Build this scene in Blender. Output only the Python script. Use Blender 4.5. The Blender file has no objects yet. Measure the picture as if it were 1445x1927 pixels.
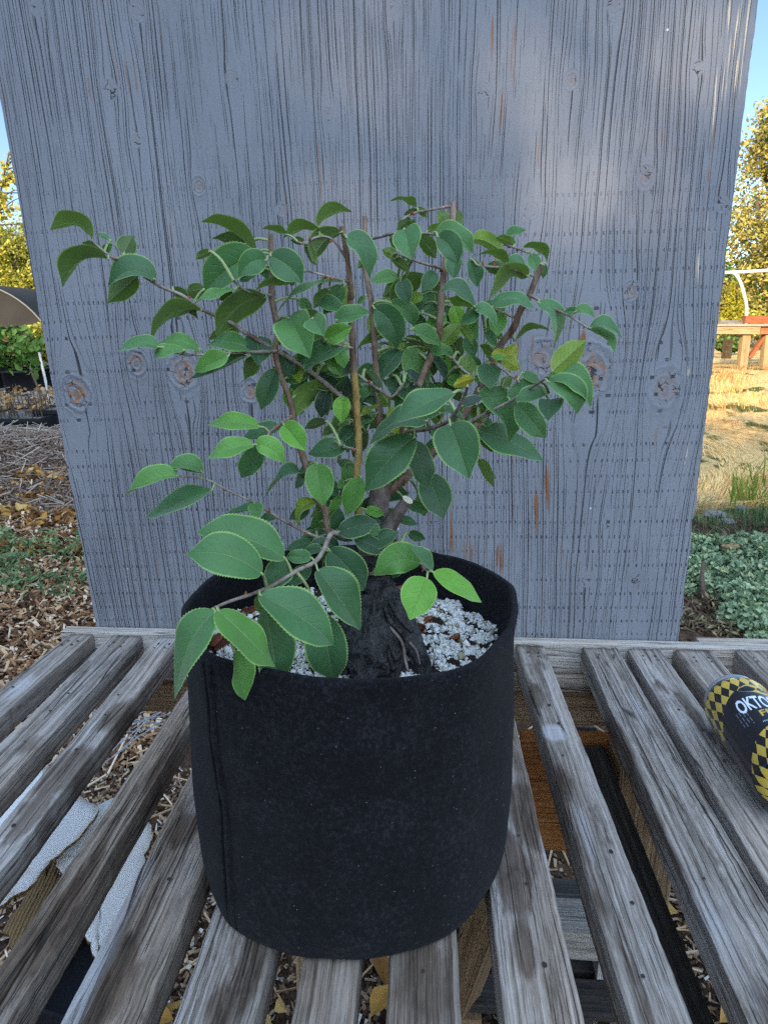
import bpy, math, random
import numpy as np
from mathutils import Matrix, Vector, noise as mnoise
rad = math.radians
C = bpy.context.scene.collection
SC = bpy.context.scene

# ------------------------------------------------------------------ camera, sky, sun, exposure
HB = 0.70                      # bench top above the ground
CAMZ = HB + 0.42
FPX = 1336.0                   # focal length in pixels of the 1445 x 1927 photograph
PITCH = 15.0
cam_d = bpy.data.cameras.new('camera')
cam = bpy.data.objects.new('camera', cam_d); C.objects.link(cam)
cam.location = (0, 0, CAMZ)
cam.rotation_euler = (rad(90 - PITCH), 0, 0)
cam_d.sensor_fit = 'VERTICAL'; cam_d.sensor_height = 24.0
cam_d.lens = 24.0 * FPX / 1927.0
cam_d.clip_start = 0.01; cam_d.clip_end = 2000
SC.camera = cam

SUN_AZ = 30.0                  # degrees to the left of straight behind the camera
SUN_EL = 20.0
sunv = Vector((-math.sin(rad(SUN_AZ)) * math.cos(rad(SUN_EL)), -math.cos(rad(SUN_AZ)) * math.cos(rad(SUN_EL)), math.sin(rad(SUN_EL))))
FILL_GLOW = 1.1
W = bpy.data.worlds.new("World"); SC.world = W; W.use_nodes = True
wn = W.node_tree
sky = wn.nodes.new('ShaderNodeTexSky'); sky.sky_type = 'NISHITA'; sky.sun_disc = False
sky.sun_elevation = rad(SUN_EL); sky.sun_rotation = math.atan2(sunv.x, sunv.y)
sky.air_density = 1.0; sky.dust_density = 0.1; sky.ozone_density = 2.0; sky.altitude = 1500
bg = wn.nodes['Background']; bg.inputs['Strength'].default_value = 0.12
wn.links.new(sky.outputs[0], bg.inputs[0])
# added out-of-view glow overhead and behind the camera, lifting the shade light
def _wn(ty, **kw):
    x = wn.nodes.new('ShaderNode' + ty)
    for k, v in kw.items(): setattr(x, k, v)
    return x
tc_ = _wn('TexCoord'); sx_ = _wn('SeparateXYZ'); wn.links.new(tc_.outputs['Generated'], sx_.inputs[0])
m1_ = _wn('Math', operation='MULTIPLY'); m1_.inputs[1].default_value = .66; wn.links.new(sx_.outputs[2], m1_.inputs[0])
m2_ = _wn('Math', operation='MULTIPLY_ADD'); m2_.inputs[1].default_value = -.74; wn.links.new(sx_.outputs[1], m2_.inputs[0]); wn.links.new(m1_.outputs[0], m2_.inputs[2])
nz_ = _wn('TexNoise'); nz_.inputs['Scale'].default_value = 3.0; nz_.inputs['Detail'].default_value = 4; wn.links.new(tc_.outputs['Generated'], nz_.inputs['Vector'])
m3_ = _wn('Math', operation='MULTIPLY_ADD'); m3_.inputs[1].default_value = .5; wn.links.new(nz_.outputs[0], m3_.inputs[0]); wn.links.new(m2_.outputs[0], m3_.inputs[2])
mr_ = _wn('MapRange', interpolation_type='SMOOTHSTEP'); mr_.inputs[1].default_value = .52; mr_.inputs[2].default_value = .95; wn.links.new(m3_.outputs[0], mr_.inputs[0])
mr_.inputs[4].default_value = FILL_GLOW
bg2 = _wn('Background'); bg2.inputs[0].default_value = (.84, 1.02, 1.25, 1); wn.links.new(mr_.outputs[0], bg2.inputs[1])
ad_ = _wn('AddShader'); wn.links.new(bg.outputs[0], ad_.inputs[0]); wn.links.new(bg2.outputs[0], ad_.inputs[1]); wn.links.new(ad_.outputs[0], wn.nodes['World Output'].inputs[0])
sl = bpy.data.lights.new('sun', 'SUN'); sl.energy = 5.0; sl.angle = rad(0.5); sl.color = (1.0, 0.80, 0.56)
so = bpy.data.objects.new('sun', sl); C.objects.link(so)
so.rotation_euler = sunv.to_track_quat('Z', 'Y').to_euler(); so.location = (0, -5, 12)
SC.view_settings.view_transform = 'Standard'; SC.view_settings.look = 'None'
SC.view_settings.exposure = 1.0; SC.view_settings.gamma = 1.0
SC.view_settings.use_curve_mapping = False
try:
    SC.cycles.use_denoising = False; SC.cycles.max_bounces = 8; SC.cycles.transparent_max_bounces = 8
except Exception:
    pass

# ------------------------------------------------------------------ helpers
CAM = np.array([0, 0, CAMZ]); _cp, _sp = math.cos(rad(PITCH)), math.sin(rad(PITCH))
def ray(px, py):
    a = (px - 722.5) / FPX; b = -(py - 963.5) / FPX
    return np.array([a, _cp + b * _sp, -_sp + b * _cp])     # depth along the axis = 1
def atz(px, py, z):
    r = ray(px, py); return CAM + r * ((z - CAMZ) / r[2])
def atY(px, py, Y):
    r = ray(px, py); return CAM + r * (Y / r[1])
def onplane(px, py, p0, n):
    r = ray(px, py); return CAM + r * (np.dot(p0 - CAM, n) / np.dot(r, n))
def depth(p):
    return (p[1]) * _cp - (p[2] - CAMZ) * _sp
def unit(v):
    v = np.asarray(v, float); return v / (np.linalg.norm(v) + 1e-12)
def sstep(a, b, x):
    t = np.clip((np.asarray(x, float) - a) / (b - a), 0, 1); return t * t * (3 - 2 * t)

class MB:
    """collects vertices, faces, material slots, one UV per vertex and a tint per vertex"""
    def __init__(s): s.v = []; s.f = []; s.m = []; s.uv = []; s.t = []; s.n = 0
    def add(s, v, f, m=0, uv=None, t=0.0):
        v = np.asarray(v, float).reshape(-1, 3); k = len(v)
        s.v.append(v)
        for q in f: s.f.append([i + s.n for i in q]); s.m.append(m)
        s.uv.append(np.asarray(uv, float).reshape(-1, 2) if uv is not None else np.zeros((k, 2)))
        s.t.append(np.full(k, t, float) if np.isscalar(t) else np.asarray(t, float))
        s.n += k
    def box(s, lo, hi, m=0, t=0.0, M=None, off=0.0):
        lo = np.array(lo, float); hi = np.array(hi, float)
        v = np.array([[x, y, z] for x in (lo[0], hi[0]) for y in (lo[1], hi[1]) for z in (lo[2], hi[2])])
        d = hi - lo; ax = int(np.argmax(d)); o = [i for i in range(3) if i != ax]
        F = [(0, 1, 3, 2), (4, 6, 7, 5), (0, 4, 5, 1), (2, 3, 7, 6), (0, 2, 6, 4), (1, 5, 7, 3)]
        w = v if M is None else (v @ M[:3, :3].T + M[:3, 3])
        for fa in F:
            q = v[list(fa)]; e = q.max(0) - q.min(0); flat = int(np.argmin(e))
            if flat == ax: uv = np.stack([q[:, o[0]] * .2, q[:, o[1]]], 1)
            else:
                k = [i for i in o if i != flat][0]; uv = np.stack([q[:, ax], q[:, k] + .13 * flat], 1)
            s.add(w[list(fa)], [(0, 1, 2, 3)], m, uv + off, t)
    def build(s, name, mats, parent=None, smooth=True, kind=None, bevel=0):
        return build(name, s, mats, parent, smooth, kind, bevel)
WLOC = {}
def rawobj(name, V, F, mats, parent=None, smooth=True, uv=None, attrs=None, midx=None):
    org = WLOC.get(parent, np.zeros(3)) if parent else np.zeros(3)
    me = bpy.data.meshes.new(name)
    V = np.asarray(V, float) - org
    if isinstance(F, np.ndarray):
        nf, k = F.shape; ls = np.arange(nf) * k; li = F.reshape(-1)
    else:
        lens = np.array([len(q) for q in F]); nf = len(F); ls = np.concatenate([[0], np.cumsum(lens)[:-1]])
        li = np.fromiter((i for q in F for i in q), dtype=np.int32)
    me.vertices.add(len(V)); me.vertices.foreach_set('co', V.astype(np.float32).ravel())
    me.loops.add(len(li)); me.loops.foreach_set('vertex_index', li.astype(np.int32))
    me.polygons.add(nf); me.polygons.foreach_set('loop_start', ls.astype(np.int32))
    if midx is not None: me.polygons.foreach_set('material_index', np.asarray(midx, np.int32))
    me.polygons.foreach_set('use_smooth', np.full(nf, smooth, bool))
    me.update(calc_edges=True)
    if uv is not None:
        l = me.uv_layers.new(name='UVMap'); l.data.foreach_set('uv', np.asarray(uv, np.float32)[li].ravel())
    for k, a in (attrs or {}).items():
        A = me.attributes.new(k, 'FLOAT', 'POINT'); A.data.foreach_set('value', np.asarray(a, np.float32))
    me.validate()
    for m in (mats if isinstance(mats, (list, tuple)) else [mats]): me.materials.append(m)
    o = bpy.data.objects.new(name, me); C.objects.link(o)
    if parent: o.parent = parent; WLOC[o] = WLOC.get(parent, np.zeros(3))
    return o
def build(name, mb, mats, parent=None, smooth=True, kind=None, bevel=0):
    o = rawobj(name, np.concatenate(mb.v), mb.f, mats, parent, smooth, np.concatenate(mb.uv), {'tint': np.concatenate(mb.t)}, mb.m)
    if kind: o['kind'] = kind
    if bevel:
        b = o.modifiers.new('bevel', 'BEVEL'); b.width = bevel; b.segments = 2; b.limit_method = 'ANGLE'
    return o
def tag(o, label, cat, group=None, kind=None):
    o['label'] = label; o['category'] = cat
    if group: o['group'] = group
    if kind: o['kind'] = kind
    return o
def thing(name, label, cat, loc, group=None):
    o = bpy.data.objects.new(name, None); C.objects.link(o); o.location = tuple(loc); o.empty_display_size = .05
    WLOC[o] = np.array(loc, float)
    return tag(o, label, cat, group)

def fr(v, s=1.0):
    return mnoise.noise(Vector((v[0] * s, v[1] * s, v[2] * s)))
def tube(mb, pts, radii, seg=8, m=0, t=0.0, rough=0.0, rs=60.0, cap0=True, cap1=True, capm=None, sub=1):
    pts = np.asarray(pts, float); radii = np.asarray(radii, float)
    if sub > 1:      # Catmull-Rom
        P = np.vstack([2 * pts[0] - pts[1], pts, 2 * pts[-1] - pts[-2]]); out = []; rr = []
        for i in range(1, len(P) - 2):
            for k in range(sub):
                u = k / sub; a, b, c, d = P[i - 1], P[i], P[i + 1], P[i + 2]
                out.append(.5 * ((2 * b) + (-a + c) * u + (2 * a - 5 * b + 4 * c - d) * u * u + (-a + 3 * b - 3 * c + d) * u ** 3))
                rr.append(radii[i - 1] * (1 - u) + radii[i] * u)
        out.append(pts[-1]); rr.append(radii[-1]); pts = np.array(out); radii = np.array(rr)
    n = len(pts); V = []; UV = []; L = 0.0
    T = np.gradient(pts, axis=0); u = None
    for i in range(n):
        tt = unit(T[i])
        if u is None:
            u = unit(np.cross(tt, [0, 0, 1] if abs(tt[2]) < .9 else [1, 0, 0]))
        u = unit(u - np.dot(u, tt) * tt); w = np.cross(tt, u)
        if i: L += np.linalg.norm(pts[i] - pts[i - 1])
        for k in range(seg):
            a = 2 * math.pi * k / seg; p = pts[i] + (u * math.cos(a) + w * math.sin(a)) * radii[i]
            if rough:
                q = fr(p, rs) * rough + fr(p, rs * 2.7) * rough * .5
                p = pts[i] + (p - pts[i]) * (1 + q)
            V.append(p); UV.append((L, k / seg * 6.28 * radii[i]))
    F = [(i * seg + k, i * seg + (k + 1) % seg, (i + 1) * seg + (k + 1) % seg, (i + 1) * seg + k) for i in range(n - 1) for k in range(seg)]
    mb.add(V, F, m, UV, t)
    if cap0: mb.add(V[:seg], [tuple(reversed(range(seg)))], m, UV[:seg], t)
    if cap1: mb.add(V[-seg:], [tuple(range(seg))], m if capm is None else capm, UV[-seg:], t)
    return pts

# ------------------------------------------------------------------ material helper
class NT:
    def __init__(s, name):
        s.m = bpy.data.materials.new(name); s.m.use_nodes = True; s.t = s.m.node_tree
        s.t.nodes.clear(); s.out = s.t.nodes.new('ShaderNodeOutputMaterial')
    def n(s, ty, ins=None, **kw):
        x = s.t.nodes.new('ShaderNode' + ty)
        for k, v in kw.items(): setattr(x, k, v)
        for k, v in (ins or {}).items():
            i = x.inputs[k]
            if hasattr(v, 'is_output'): s.t.links.new(v, i)
            else: i.default_value = (tuple(v) + (1,) if isinstance(v, (tuple, list)) and len(v) == 3 and i.type == 'RGBA' else v)
        return x
    def ma(s, op, a, b=0.0, c=None, clamp=False):
        d = {0: a, 1: b}
        if c is not None: d[2] = c
        return s.n('Math', d, operation=op, use_clamp=clamp).outputs[0]
    def step(s, a, b, x):
        return s.n('MapRange', {0: x, 1: a, 2: b, 3: 0.0, 4: 1.0}, interpolation_type='SMOOTHSTEP').outputs[0]
    def mix(s, f, a, b, mode='MIX'):
        x = s.n('Mix', data_type='RGBA', blend_type=mode)
        for k, v in ((0, f), (6, a), (7, b)):
            i = x.inputs[k]
            if hasattr(v, 'is_output'): s.t.links.new(v, i)
            else: i.default_value = v if k == 0 else tuple(v) + (1,)
        return x.outputs[2]
    def ramp(s, f, stops):
        r = s.n('ValToRGB', {0: f}); e = r.color_ramp.elements
        while len(e) < len(stops): e.new(.5)
        for el, (p, c) in zip(e, stops): el.position = p; el.color = tuple(c) + (1,)
        return r.outputs[0]
    def noise(s, vec, scale, detail=3.0, rough=.55, dist=0.0):
        return s.n('TexNoise', {'Vector': vec, 'Scale': scale, 'Detail': detail, 'Roughness': rough, 'Distortion': dist}).outputs[0]
    def scale(s, vec, sc, off=(0, 0, 0)):
        return s.n('Mapping', {'Vector': vec, 'Scale': tuple(sc), 'Location': tuple(off)}).outputs[0]
    def obj(s): return s.n('TexCoord').outputs['Object']
    def uv(s): return s.n('UVMap').outputs[0]
    def attr(s, name='tint'): return s.n('Attribute', attribute_name=name).outputs['Fac']
    def bump(s, h, strength=.5, dist=.001, normal=None):
        d = {'Height': h, 'Strength': strength, 'Distance': dist}
        if normal is not None: d['Normal'] = normal
        return s.n('Bump', d).outputs[0]
    def done(s, col, rough=.7, normal=None, spec=.3, trans=None, tcol=None, **kw):
        d = {'Base Color': col, 'Roughness': rough, 'Specular IOR Level': spec}
        d.update({k.replace('_', ' '): v for k, v in kw.items()})
        if normal is not None: d['Normal'] = normal
        p = s.n('BsdfPrincipled', d).outputs[0]
        if trans is not None:
            tr = s.n('BsdfTranslucent', {'Color': tcol if tcol is not None else col}).outputs[0]
            p = s.n('MixShader', {0: trans, 1: p, 2: tr}).outputs[0]
        s.t.links.new(p, s.out.inputs[0]); return s.m

def m_wood(name, base, light, dark, stain=.5, grain=1.0, rough=.8):
    """weathered board: UV = metres along and across the grain, tint = which board"""
    a = NT(name); uv = a.uv(); t = a.attr()
    off = a.n('CombineXYZ', {0: a.ma('MULTIPLY', t, 7.3), 1: a.ma('MULTIPLY', t, 3.1), 2: t}).outputs[0]
    p = a.n('VectorMath', {0: uv, 1: off}, operation='ADD').outputs[0]
    wob = a.noise(a.scale(p, (3, 8, 1)), 1.0, 2)
    q = a.n('VectorMath', {0: p, 1: a.n('CombineXYZ', {1: a.ma('MULTIPLY', wob, .010)}).outputs[0]}, operation='ADD').outputs[0]
    g1 = a.noise(a.scale(q, (2.5, 260, 1)), 1.0, 4, .62)
    g2 = a.noise(a.scale(q, (12, 950, 1)), 1.0, 3, .7)
    g4 = a.noise(a.scale(q, (45, 420, 1), (2, 9, 0)), 1.0, 4, .7)
    g3 = a.noise(a.scale(q, (1.2, 70, 1)), 1.0, 2)
    f = a.ma('ADD', a.ma('MULTIPLY', g1, .42), a.ma('ADD', a.ma('MULTIPLY', g2, .26), a.ma('ADD', a.ma('MULTIPLY', g3, .20), a.ma('MULTIPLY', g4, .26))))
    col = a.ramp(f, [(.46, dark), (.56, base), (.70, light)])
    big = a.noise(a.scale(p, (6, 18, 1)), 1.0, 5, .7)
    hue = a.noise(a.scale(p, (2.5, 5, 1), (4, 4, 0)), 1.0, 3, .6)
    col = a.mix(a.ma('MULTIPLY', a.step(.40, .66, hue), .55), col, a.mix(1.0, col, (1.0, .83, .66), 'MULTIPLY'))
    st = a.ma('MULTIPLY', a.step(.53, .63, big), a.ma('MULTIPLY', stain, a.step(.40, .56, g4)))
    col = a.mix(st, col, a.mix(.5, dark, (.07, .05, .035)))
    bl = a.ma('MULTIPLY', a.step(.55, .75, a.noise(a.scale(p, (4, 14, 1), (3, 5, 1)), 1.0, 3)), .5)
    col = a.mix(bl, col, light)
    sA = a.attr('stain'); pA = a.attr('pale')
    rb = a.n('TexWhiteNoise', {'W': a.ma('ROUND', a.ma('MULTIPLY', t, 100.0))}, noise_dimensions='1D').outputs
    col = a.mix(.55, col, a.mix(1.0, col, a.mix(rb[0], (.62, .55, .48), (1.25, 1.26, 1.30)), 'MULTIPLY'))
    wet = a.step(.34, .52, a.ma('ADD', a.ma('MULTIPLY', sA, .8), a.ma('ADD', a.ma('MULTIPLY', a.ma('SUBTRACT', big, .5), .9), a.ma('MULTIPLY', a.ma('SUBTRACT', g4, .5), .5))))
    wet = a.ma('MULTIPLY', wet, a.step(.02, .2, sA))
    col = a.mix(a.ma('MULTIPLY', wet, .85), col, a.mix(1.0, col, (.36, .30, .255), 'MULTIPLY'))
    pl = a.step(.45, .8, a.ma('ADD', pA, a.ma('MULTIPLY', a.ma('SUBTRACT', big, .5), .8)))
    col = a.mix(a.ma('MULTIPLY', a.ma('MULTIPLY', pl, a.step(.02, .2, pA)), .6), col, (.44, .45, .48))
    ck = a.n('TexVoronoi', {'Vector': a.scale(q, (2.2, 75, 1)), 'Scale': 1.0}, feature='DISTANCE_TO_EDGE').outputs['Distance']
    ck = a.ma('MULTIPLY', a.ma('SUBTRACT', 1.0, a.step(.0, .028, ck)), a.step(.52, .6, a.noise(a.scale(p, (5, 40, 1), (1, 2, 3)), 1.0, 2)))
    col = a.mix(a.ma('MULTIPLY', ck, .85), col, (.015, .013, .012))
    ck2 = a.n('TexVoronoi', {'Vector': a.scale(q, (4.5, 190, 1), (3, 1, 0)), 'Scale': 1.0}, feature='DISTANCE_TO_EDGE').outputs['Distance']
    ck2 = a.ma('MULTIPLY', a.ma('SUBTRACT', 1.0, a.step(.0, .06, ck2)), a.step(.46, .58, a.noise(a.scale(p, (9, 60, 1), (7, 2, 3)), 1.0, 2)))
    col = a.mix(a.ma('MULTIPLY', ck2, .42), col, (.025, .02, .017)); ck = a.ma('MAXIMUM', ck, a.ma('MULTIPLY', ck2, .6))
    nm = a.bump(a.ma('SUBTRACT', a.ma('ADD', a.ma('MULTIPLY', g1, .8), a.ma('ADD', a.ma('MULTIPLY', g2, .5), a.ma('MULTIPLY', g4, .5))), a.ma('MULTIPLY', ck, 1.5)), min(1.0, .8 * grain), .0015 * grain)
    return a.done(col, rough, nm, .25)
def m_plain(name, col, var=.35, sc=25, rough=.8, bump=.3, bd=.002, spec=.25, coords='obj'):
    a = NT(name); o = a.obj()
    n = a.noise(o, sc, 4, .6); n2 = a.noise(o, sc * 6, 3, .6)
    c0 = tuple(x * (1 - var) for x in col); c1 = tuple(min(1, x * (1 + var)) for x in col)
    c = a.mix(a.ma('MULTIPLY', a.ma('ADD', n, n2), .5), c0, c1)
    return a.done(c, rough, a.bump(n2, bump, bd), spec)
def m_tint(name, stops, rough=.75, trans=None, var=.2, sc=60, spec=.25, bump=.0):
    """colour ramp over the per-vertex tint, with a little mottling"""
    a = NT(name); t = a.attr(); o = a.obj()
    c = a.ramp(t, stops); n = a.noise(o, sc, 3, .6)
    c = a.mix(1.0, c, a.n('CombineColor', {k: a.ma('ADD', 1 - var, a.ma('MULTIPLY', n, 2 * var)) for k in (0, 1, 2)}).outputs[0], 'MULTIPLY')
    return a.done(c, rough, a.bump(n, bump, .002) if bump else None, spec, trans)
# ------------------------------------------------------------------ materials of the bench and panel
M_slat = m_wood('weathered_slat', (.21, .190, .172), (.40, .385, .37), (.060, .046, .036), .85)
M_slat_rough = m_wood('weathered_slat_coarse', (.225, .204, .185), (.43, .415, .40), (.055, .042, .033), .8, 1.6)
M_slat_dark = m_wood('dark_board', (.035, .032, .030), (.08, .075, .07), (.012, .011, .010), .3)
M_rail = m_wood('pale_rail', (.36, .34, .31), (.55, .53, .50), (.16, .13, .10), .35)
M_tan = m_wood('tan_board', (.24, .16, .095), (.36, .26, .16), (.11, .07, .04), .3)
M_orange = m_wood('orange_board', (.34, .135, .04), (.46, .21, .075), (.16, .06, .02), .25)
M_nail = m_plain('rusty_nail', (.03, .022, .018), .4, 300, .7)

# ------------------------------------------------------------------ plywood panel
YAW = 3.35
hx = np.array([math.cos(rad(YAW)), -math.sin(rad(YAW)), 0]); hy = np.array([math.sin(rad(YAW)), math.cos(rad(YAW)), 0])
R0 = atz(140, 1192, HB)                      # left end of the bench's back rail
pd = unit(ray(835, 4767)); pup = -pd
pu = unit(hx - np.dot(hx, pup) * pup); pn = unit(np.cross(pu, pup))     # pn faces the camera
if pn[1] > 0: pn = -pn
PP0 = R0 + hy * .0245
PP0 = onplane(722, 1200, PP0, pn)
def puv(px, py):
    q = onplane(px, py, PP0, pn) - PP0
    return np.array([np.dot(q, pu), np.dot(q, pup)])
PXM = 1336.0 / depth(PP0)                    # photograph pixels per metre at the foot of the panel
KN = [(145, 740, .017, 1), (257, 683, .012, 1), (345, 700, .018, .8), (470, 735, .012, .6), (375, 350, .008, .4), (1022, 672, .017, .5), (1112, 700, .025, .7),
      (1252, 730, .019, .3), (1187, 548, .009, .4), (1215, 335, .010, .2), (1075, 150, .008, .2), (208, 170, .008, .1), (256, 265, .006, .1),
      (258, 22, .008, .1), (437, 148, .007, .1), (617, 215, .006, .1), (1105, 1090, .009, .1), (1157, 10, .008, .1), (910, 170, .007, .1),
      (530, 395, .006, .1), (1000, 395, .008, .1), (1358, 385, .007, .1), (1312, 130, .006, 0), (1195, 1085, .009, 0), (740, 20, .007, 0), (1140, 985, .006, 0), (70, 15, .007, 0)]
def make_panel():
    a, b, c, d = puv(0, 180), puv(183, 1185), puv(1425, 0), puv(1275, 1213)
    v0, v1 = -.07, .95
    NU, NV = 330, 440
    vs = np.linspace(v0, v1, NV); U = np.zeros((NV, NU)); Vv = np.zeros((NV, NU))
    rng = np.random.RandomState(3)
    for j, v in enumerate(vs):
        le = b[0] + (a[0] - b[0]) * (v - b[1]) / (a[1] - b[1]); re = d[0] + (c[0] - d[0]) * (v - d[1]) / (c[1] - d[1])
        le += .0012 * mnoise.noise(Vector((v * 40, 0, 1))); re += .0018 * mnoise.noise(Vector((v * 33, 5, 1))) + .001 * mnoise.noise(Vector((v * 120, 5, 1)))
        U[j] = np.linspace(le, re, NU); Vv[j] = v
    UU = U.copy(); kd = np.full(U.shape, 9.0); ko = np.zeros(U.shape)
    for (px, py, R, og) in KN:
        k = puv(px, py); dx = U - k[0]; dy = (Vv - k[1])
        r2 = dx * dx + (dy / 1.25) ** 2; Re = R * 1.15
        far = dx * dx + (dy / 3.0) ** 2
        UU -= dx * np.clip(Re * Re / np.maximum(far, Re * Re * .8), 0, 1) * (.45 if R < .0105 else .85)
        rr = np.sqrt(r2) / R; near = rr < kd
        ko = np.where(near & (rr < 3), og, ko); kd = np.minimum(kd, rr)
    # patches where the paint has come off: (px, py, half width, half height in pixels, strength)
    bare = np.zeros(U.shape); white = np.zeros(U.shape)
    for (px, py, w, h, s) in [(1030, 905, 16, 55, 1), (1012, 960, 14, 60, .8), (1055, 1030, 10, 60, .8), (850, 990, 9, 70, .9), (880, 1040, 14, 55, .9), (938, 1045, 6, 55, 1),
            (1068, 1060, 10, 45, .8), (1066, 1140, 5, 70, .7), (870, 920, 8, 60, .6), (215, 870, 8, 30, .5), (165, 530, 6, 60, .5), (220, 400, 10, 70, .5), (300, 1080, 8, 60, .7),
            (370, 1080, 5, 50, .9), (930, 60, 14, 60, .7), (965, 100, 14, 80, .7), (910, 230, 14, 70, .5), (950, 200, 8, 50, .8), (1010, 330, 10, 90, .8), (890, 360, 14, 90, .6),
            (690, 110, 14, 60, .6), (690, 380, 8, 60, .6), (1240, 265, 12, 22, .7), (645, 380, 10, 60, .6), (460, 180, 10, 60, .4), (460, 360, 8, 60, .5), (930, 700, 30, 60, .4),
            (1330, 330, 10, 80, .6), (1100, 640, 20, 16, .7), (880, 820, 10, 60, .6), (1270, 1150, 10, 60, .5), (1285, 880, 12, 60, .6), (1240, 1130, 4, 40, .6), (1005, 560, 6, 50, .6)]:
        k = puv(px, py); bare = np.maximum(bare, s * np.exp(-((U - k[0]) / (w / PXM)) ** 2 - ((Vv - k[1]) / (h / PXM)) ** 2))
    for (px, py, w, h, s) in [(1385, 60, 26, 90, 1), (1355, 150, 14, 60, .9), (1395, 130, 10, 40, .9), (1310, 700, 5, 50, .8), (1320, 470, 8, 60, .5), (1292, 860, 5, 50, .6), (1296, 700, 5, 16, 1), (1340, 220, 8, 60, .6)]:
        k = puv(px, py); white = np.maximum(white, s * np.exp(-((U - k[0]) / (w / PXM)) ** 2 - ((Vv - k[1]) / (h / PXM)) ** 2))
    dent = (np.where(kd < 1.0, -.0004 * (1 - kd), 0) + .0006 * np.exp(-((kd - 1.1) / .35) ** 2) * (kd < 8)) * np.clip(ko * 1.6, .05, 1)
    P = PP0 + U[..., None] * pu + Vv[..., None] * pup + pn * dent[..., None]
    nfr = NU * NV
    idx = np.arange(nfr).reshape(NV, NU)
    F = np.stack([idx[:-1, :-1], idx[:-1, 1:], idx[1:, 1:], idx[1:, :-1]], -1).reshape(-1, 4).tolist()
    V = [P.reshape(-1, 3)]; uv = [np.stack([UU, Vv], -1).reshape(-1, 2)]
    A = {'kd': [kd.ravel()], 'ko': [ko.ravel()], 'bare': [bare.ravel()], 'white': [white.ravel()]}
    mi = [0] * len(F); n = nfr
    # plywood edges and back, in raw wood
    th = .016; ring = [(j, 0) for j in range(0, NV, 4)] + [(NV - 1, i) for i in range(0, NU, 6)] + [(j, NU - 1) for j in range(NV - 1, -1, -4)] + [(0, i) for i in range(NU - 1, -1, -6)]
    rv = np.array([P[j, i] for j, i in ring]); rb = rv - pn * th; m = len(ring)
    V += [rv, rb]; s_ = np.arange(m) * .01
    uv += [np.stack([s_, 0 * s_], 1), np.stack([s_, 0 * s_ + th], 1)]
    for k in A: A[k] += [np.full(2 * m, 9.0 if k == 'kd' else 0)]
    for i in range(m):
        j = (i + 1) % m; F.append([n + i, n + m + i, n + m + j, n + j]); mi.append(1)
    F.append([n + m + i for i in range(m)]); mi.append(1)
    a = NT('grey_painted_plywood'); q = a.uv(); kdn = a.attr('kd'); kon = a.attr('ko'); o3 = a.obj()
    wob = a.noise(a.scale(q, (14, 3.5, 1)), 1.0, 2)
    q = a.n('VectorMath', {0: q, 1: a.n('CombineXYZ', {0: a.ma('MULTIPLY', a.ma('SUBTRACT', wob, .5), .008)}).outputs[0]}, operation='ADD').outputs[0]
    big = a.noise(a.scale(q, (7, 2.2, 1)), 1.0, 2)
    sq = a.n('SeparateXYZ', {0: q}).outputs
    def cracks(S, w0, thr, nv, off, wob):
        ww = a.noise(a.scale(q, (14, 2.6, 1), (off, 0, 0)), 1.0, 3, .55)
        x = a.ma('ADD', a.ma('MULTIPLY', sq[0], S), a.ma('ADD', off, a.ma('MULTIPLY', ww, wob)))
        i = a.ma('FLOOR', x); rnd = a.n('TexWhiteNoise', {'W': i}, noise_dimensions='1D').outputs[0]
        d = a.ma('ABSOLUTE', a.ma('SUBTRACT', a.ma('SUBTRACT', a.ma('FRACT', x), .5), a.ma('MULTIPLY', a.ma('SUBTRACT', rnd, .5), .62)))
        mk = a.noise(a.n('CombineXYZ', {0: a.ma('MULTIPLY', i, 13.7), 1: a.ma('MULTIPLY', sq[1], nv), 2: off}).outputs[0], 1.0, 2, .6)
        wd = a.ma('MULTIPLY', a.step(thr, thr + .16, a.ma('ADD', mk, a.ma('MULTIPLY', a.ma('SUBTRACT', big, .5), .5))), w0)
        return a.ma('MULTIPLY', a.ma('SUBTRACT', 1.0, a.step(.35, 1.0, a.ma('DIVIDE', d, a.ma('ADD', wd, .0001)))), a.ma('GREATER_THAN', wd, w0 * .12))
    c1 = cracks(100, .058, .40, 4.5, 0.0, .42)
    c2 = cracks(270, .13, .42, 13, 37.0, .6)
    c3 = cracks(52, .040, .50, 2.4, 71.0, .25)
    near = a.step(.9, 1.35, kdn)
    c1 = a.ma('MULTIPLY', c1, near); c3 = a.ma('MULTIPLY', c3, near); c2 = a.ma('MULTIPLY', c2, near)
    # rows of small tool cuts
    uvr = a.n('SeparateXYZ', {0: a.uv()}).outputs; uraw = a.n('SeparateXYZ', {0: q}).outputs[0]
    vv = a.ma('ADD', uvr[1], a.ma('ADD', a.ma('MULTIPLY', a.noise(a.scale(q, (6, .1, 1)), 1.0, 2), .006), a.ma('MULTIPLY', a.noise(a.scale(q, (210, .1, 1)), 1.0, 1), .0016)))
    row = a.ma('ABSOLUTE', a.ma('SUBTRACT', a.ma('FRACT', a.ma('DIVIDE', vv, .0205)), .5))
    rowi = a.ma('FLOOR', a.ma('DIVIDE', vv, .0205))
    dash = a.ma('ABSOLUTE', a.ma('SUBTRACT', a.ma('FRACT', a.ma('ADD', a.ma('DIVIDE', uraw, .0062), a.ma('MULTIPLY', rowi, .37))), .5))
    dash = a.ma('ADD', dash, a.ma('MULTIPLY', a.ma('SUBTRACT', a.noise(a.scale(q, (160, 48, 1)), 1.0, 1), .5), .28))
    cut = a.ma('MULTIPLY', a.ma('SUBTRACT', 1.0, a.step(.07, .13, row)), a.ma('SUBTRACT', 1.0, a.step(.05, .14, dash)))
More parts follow.
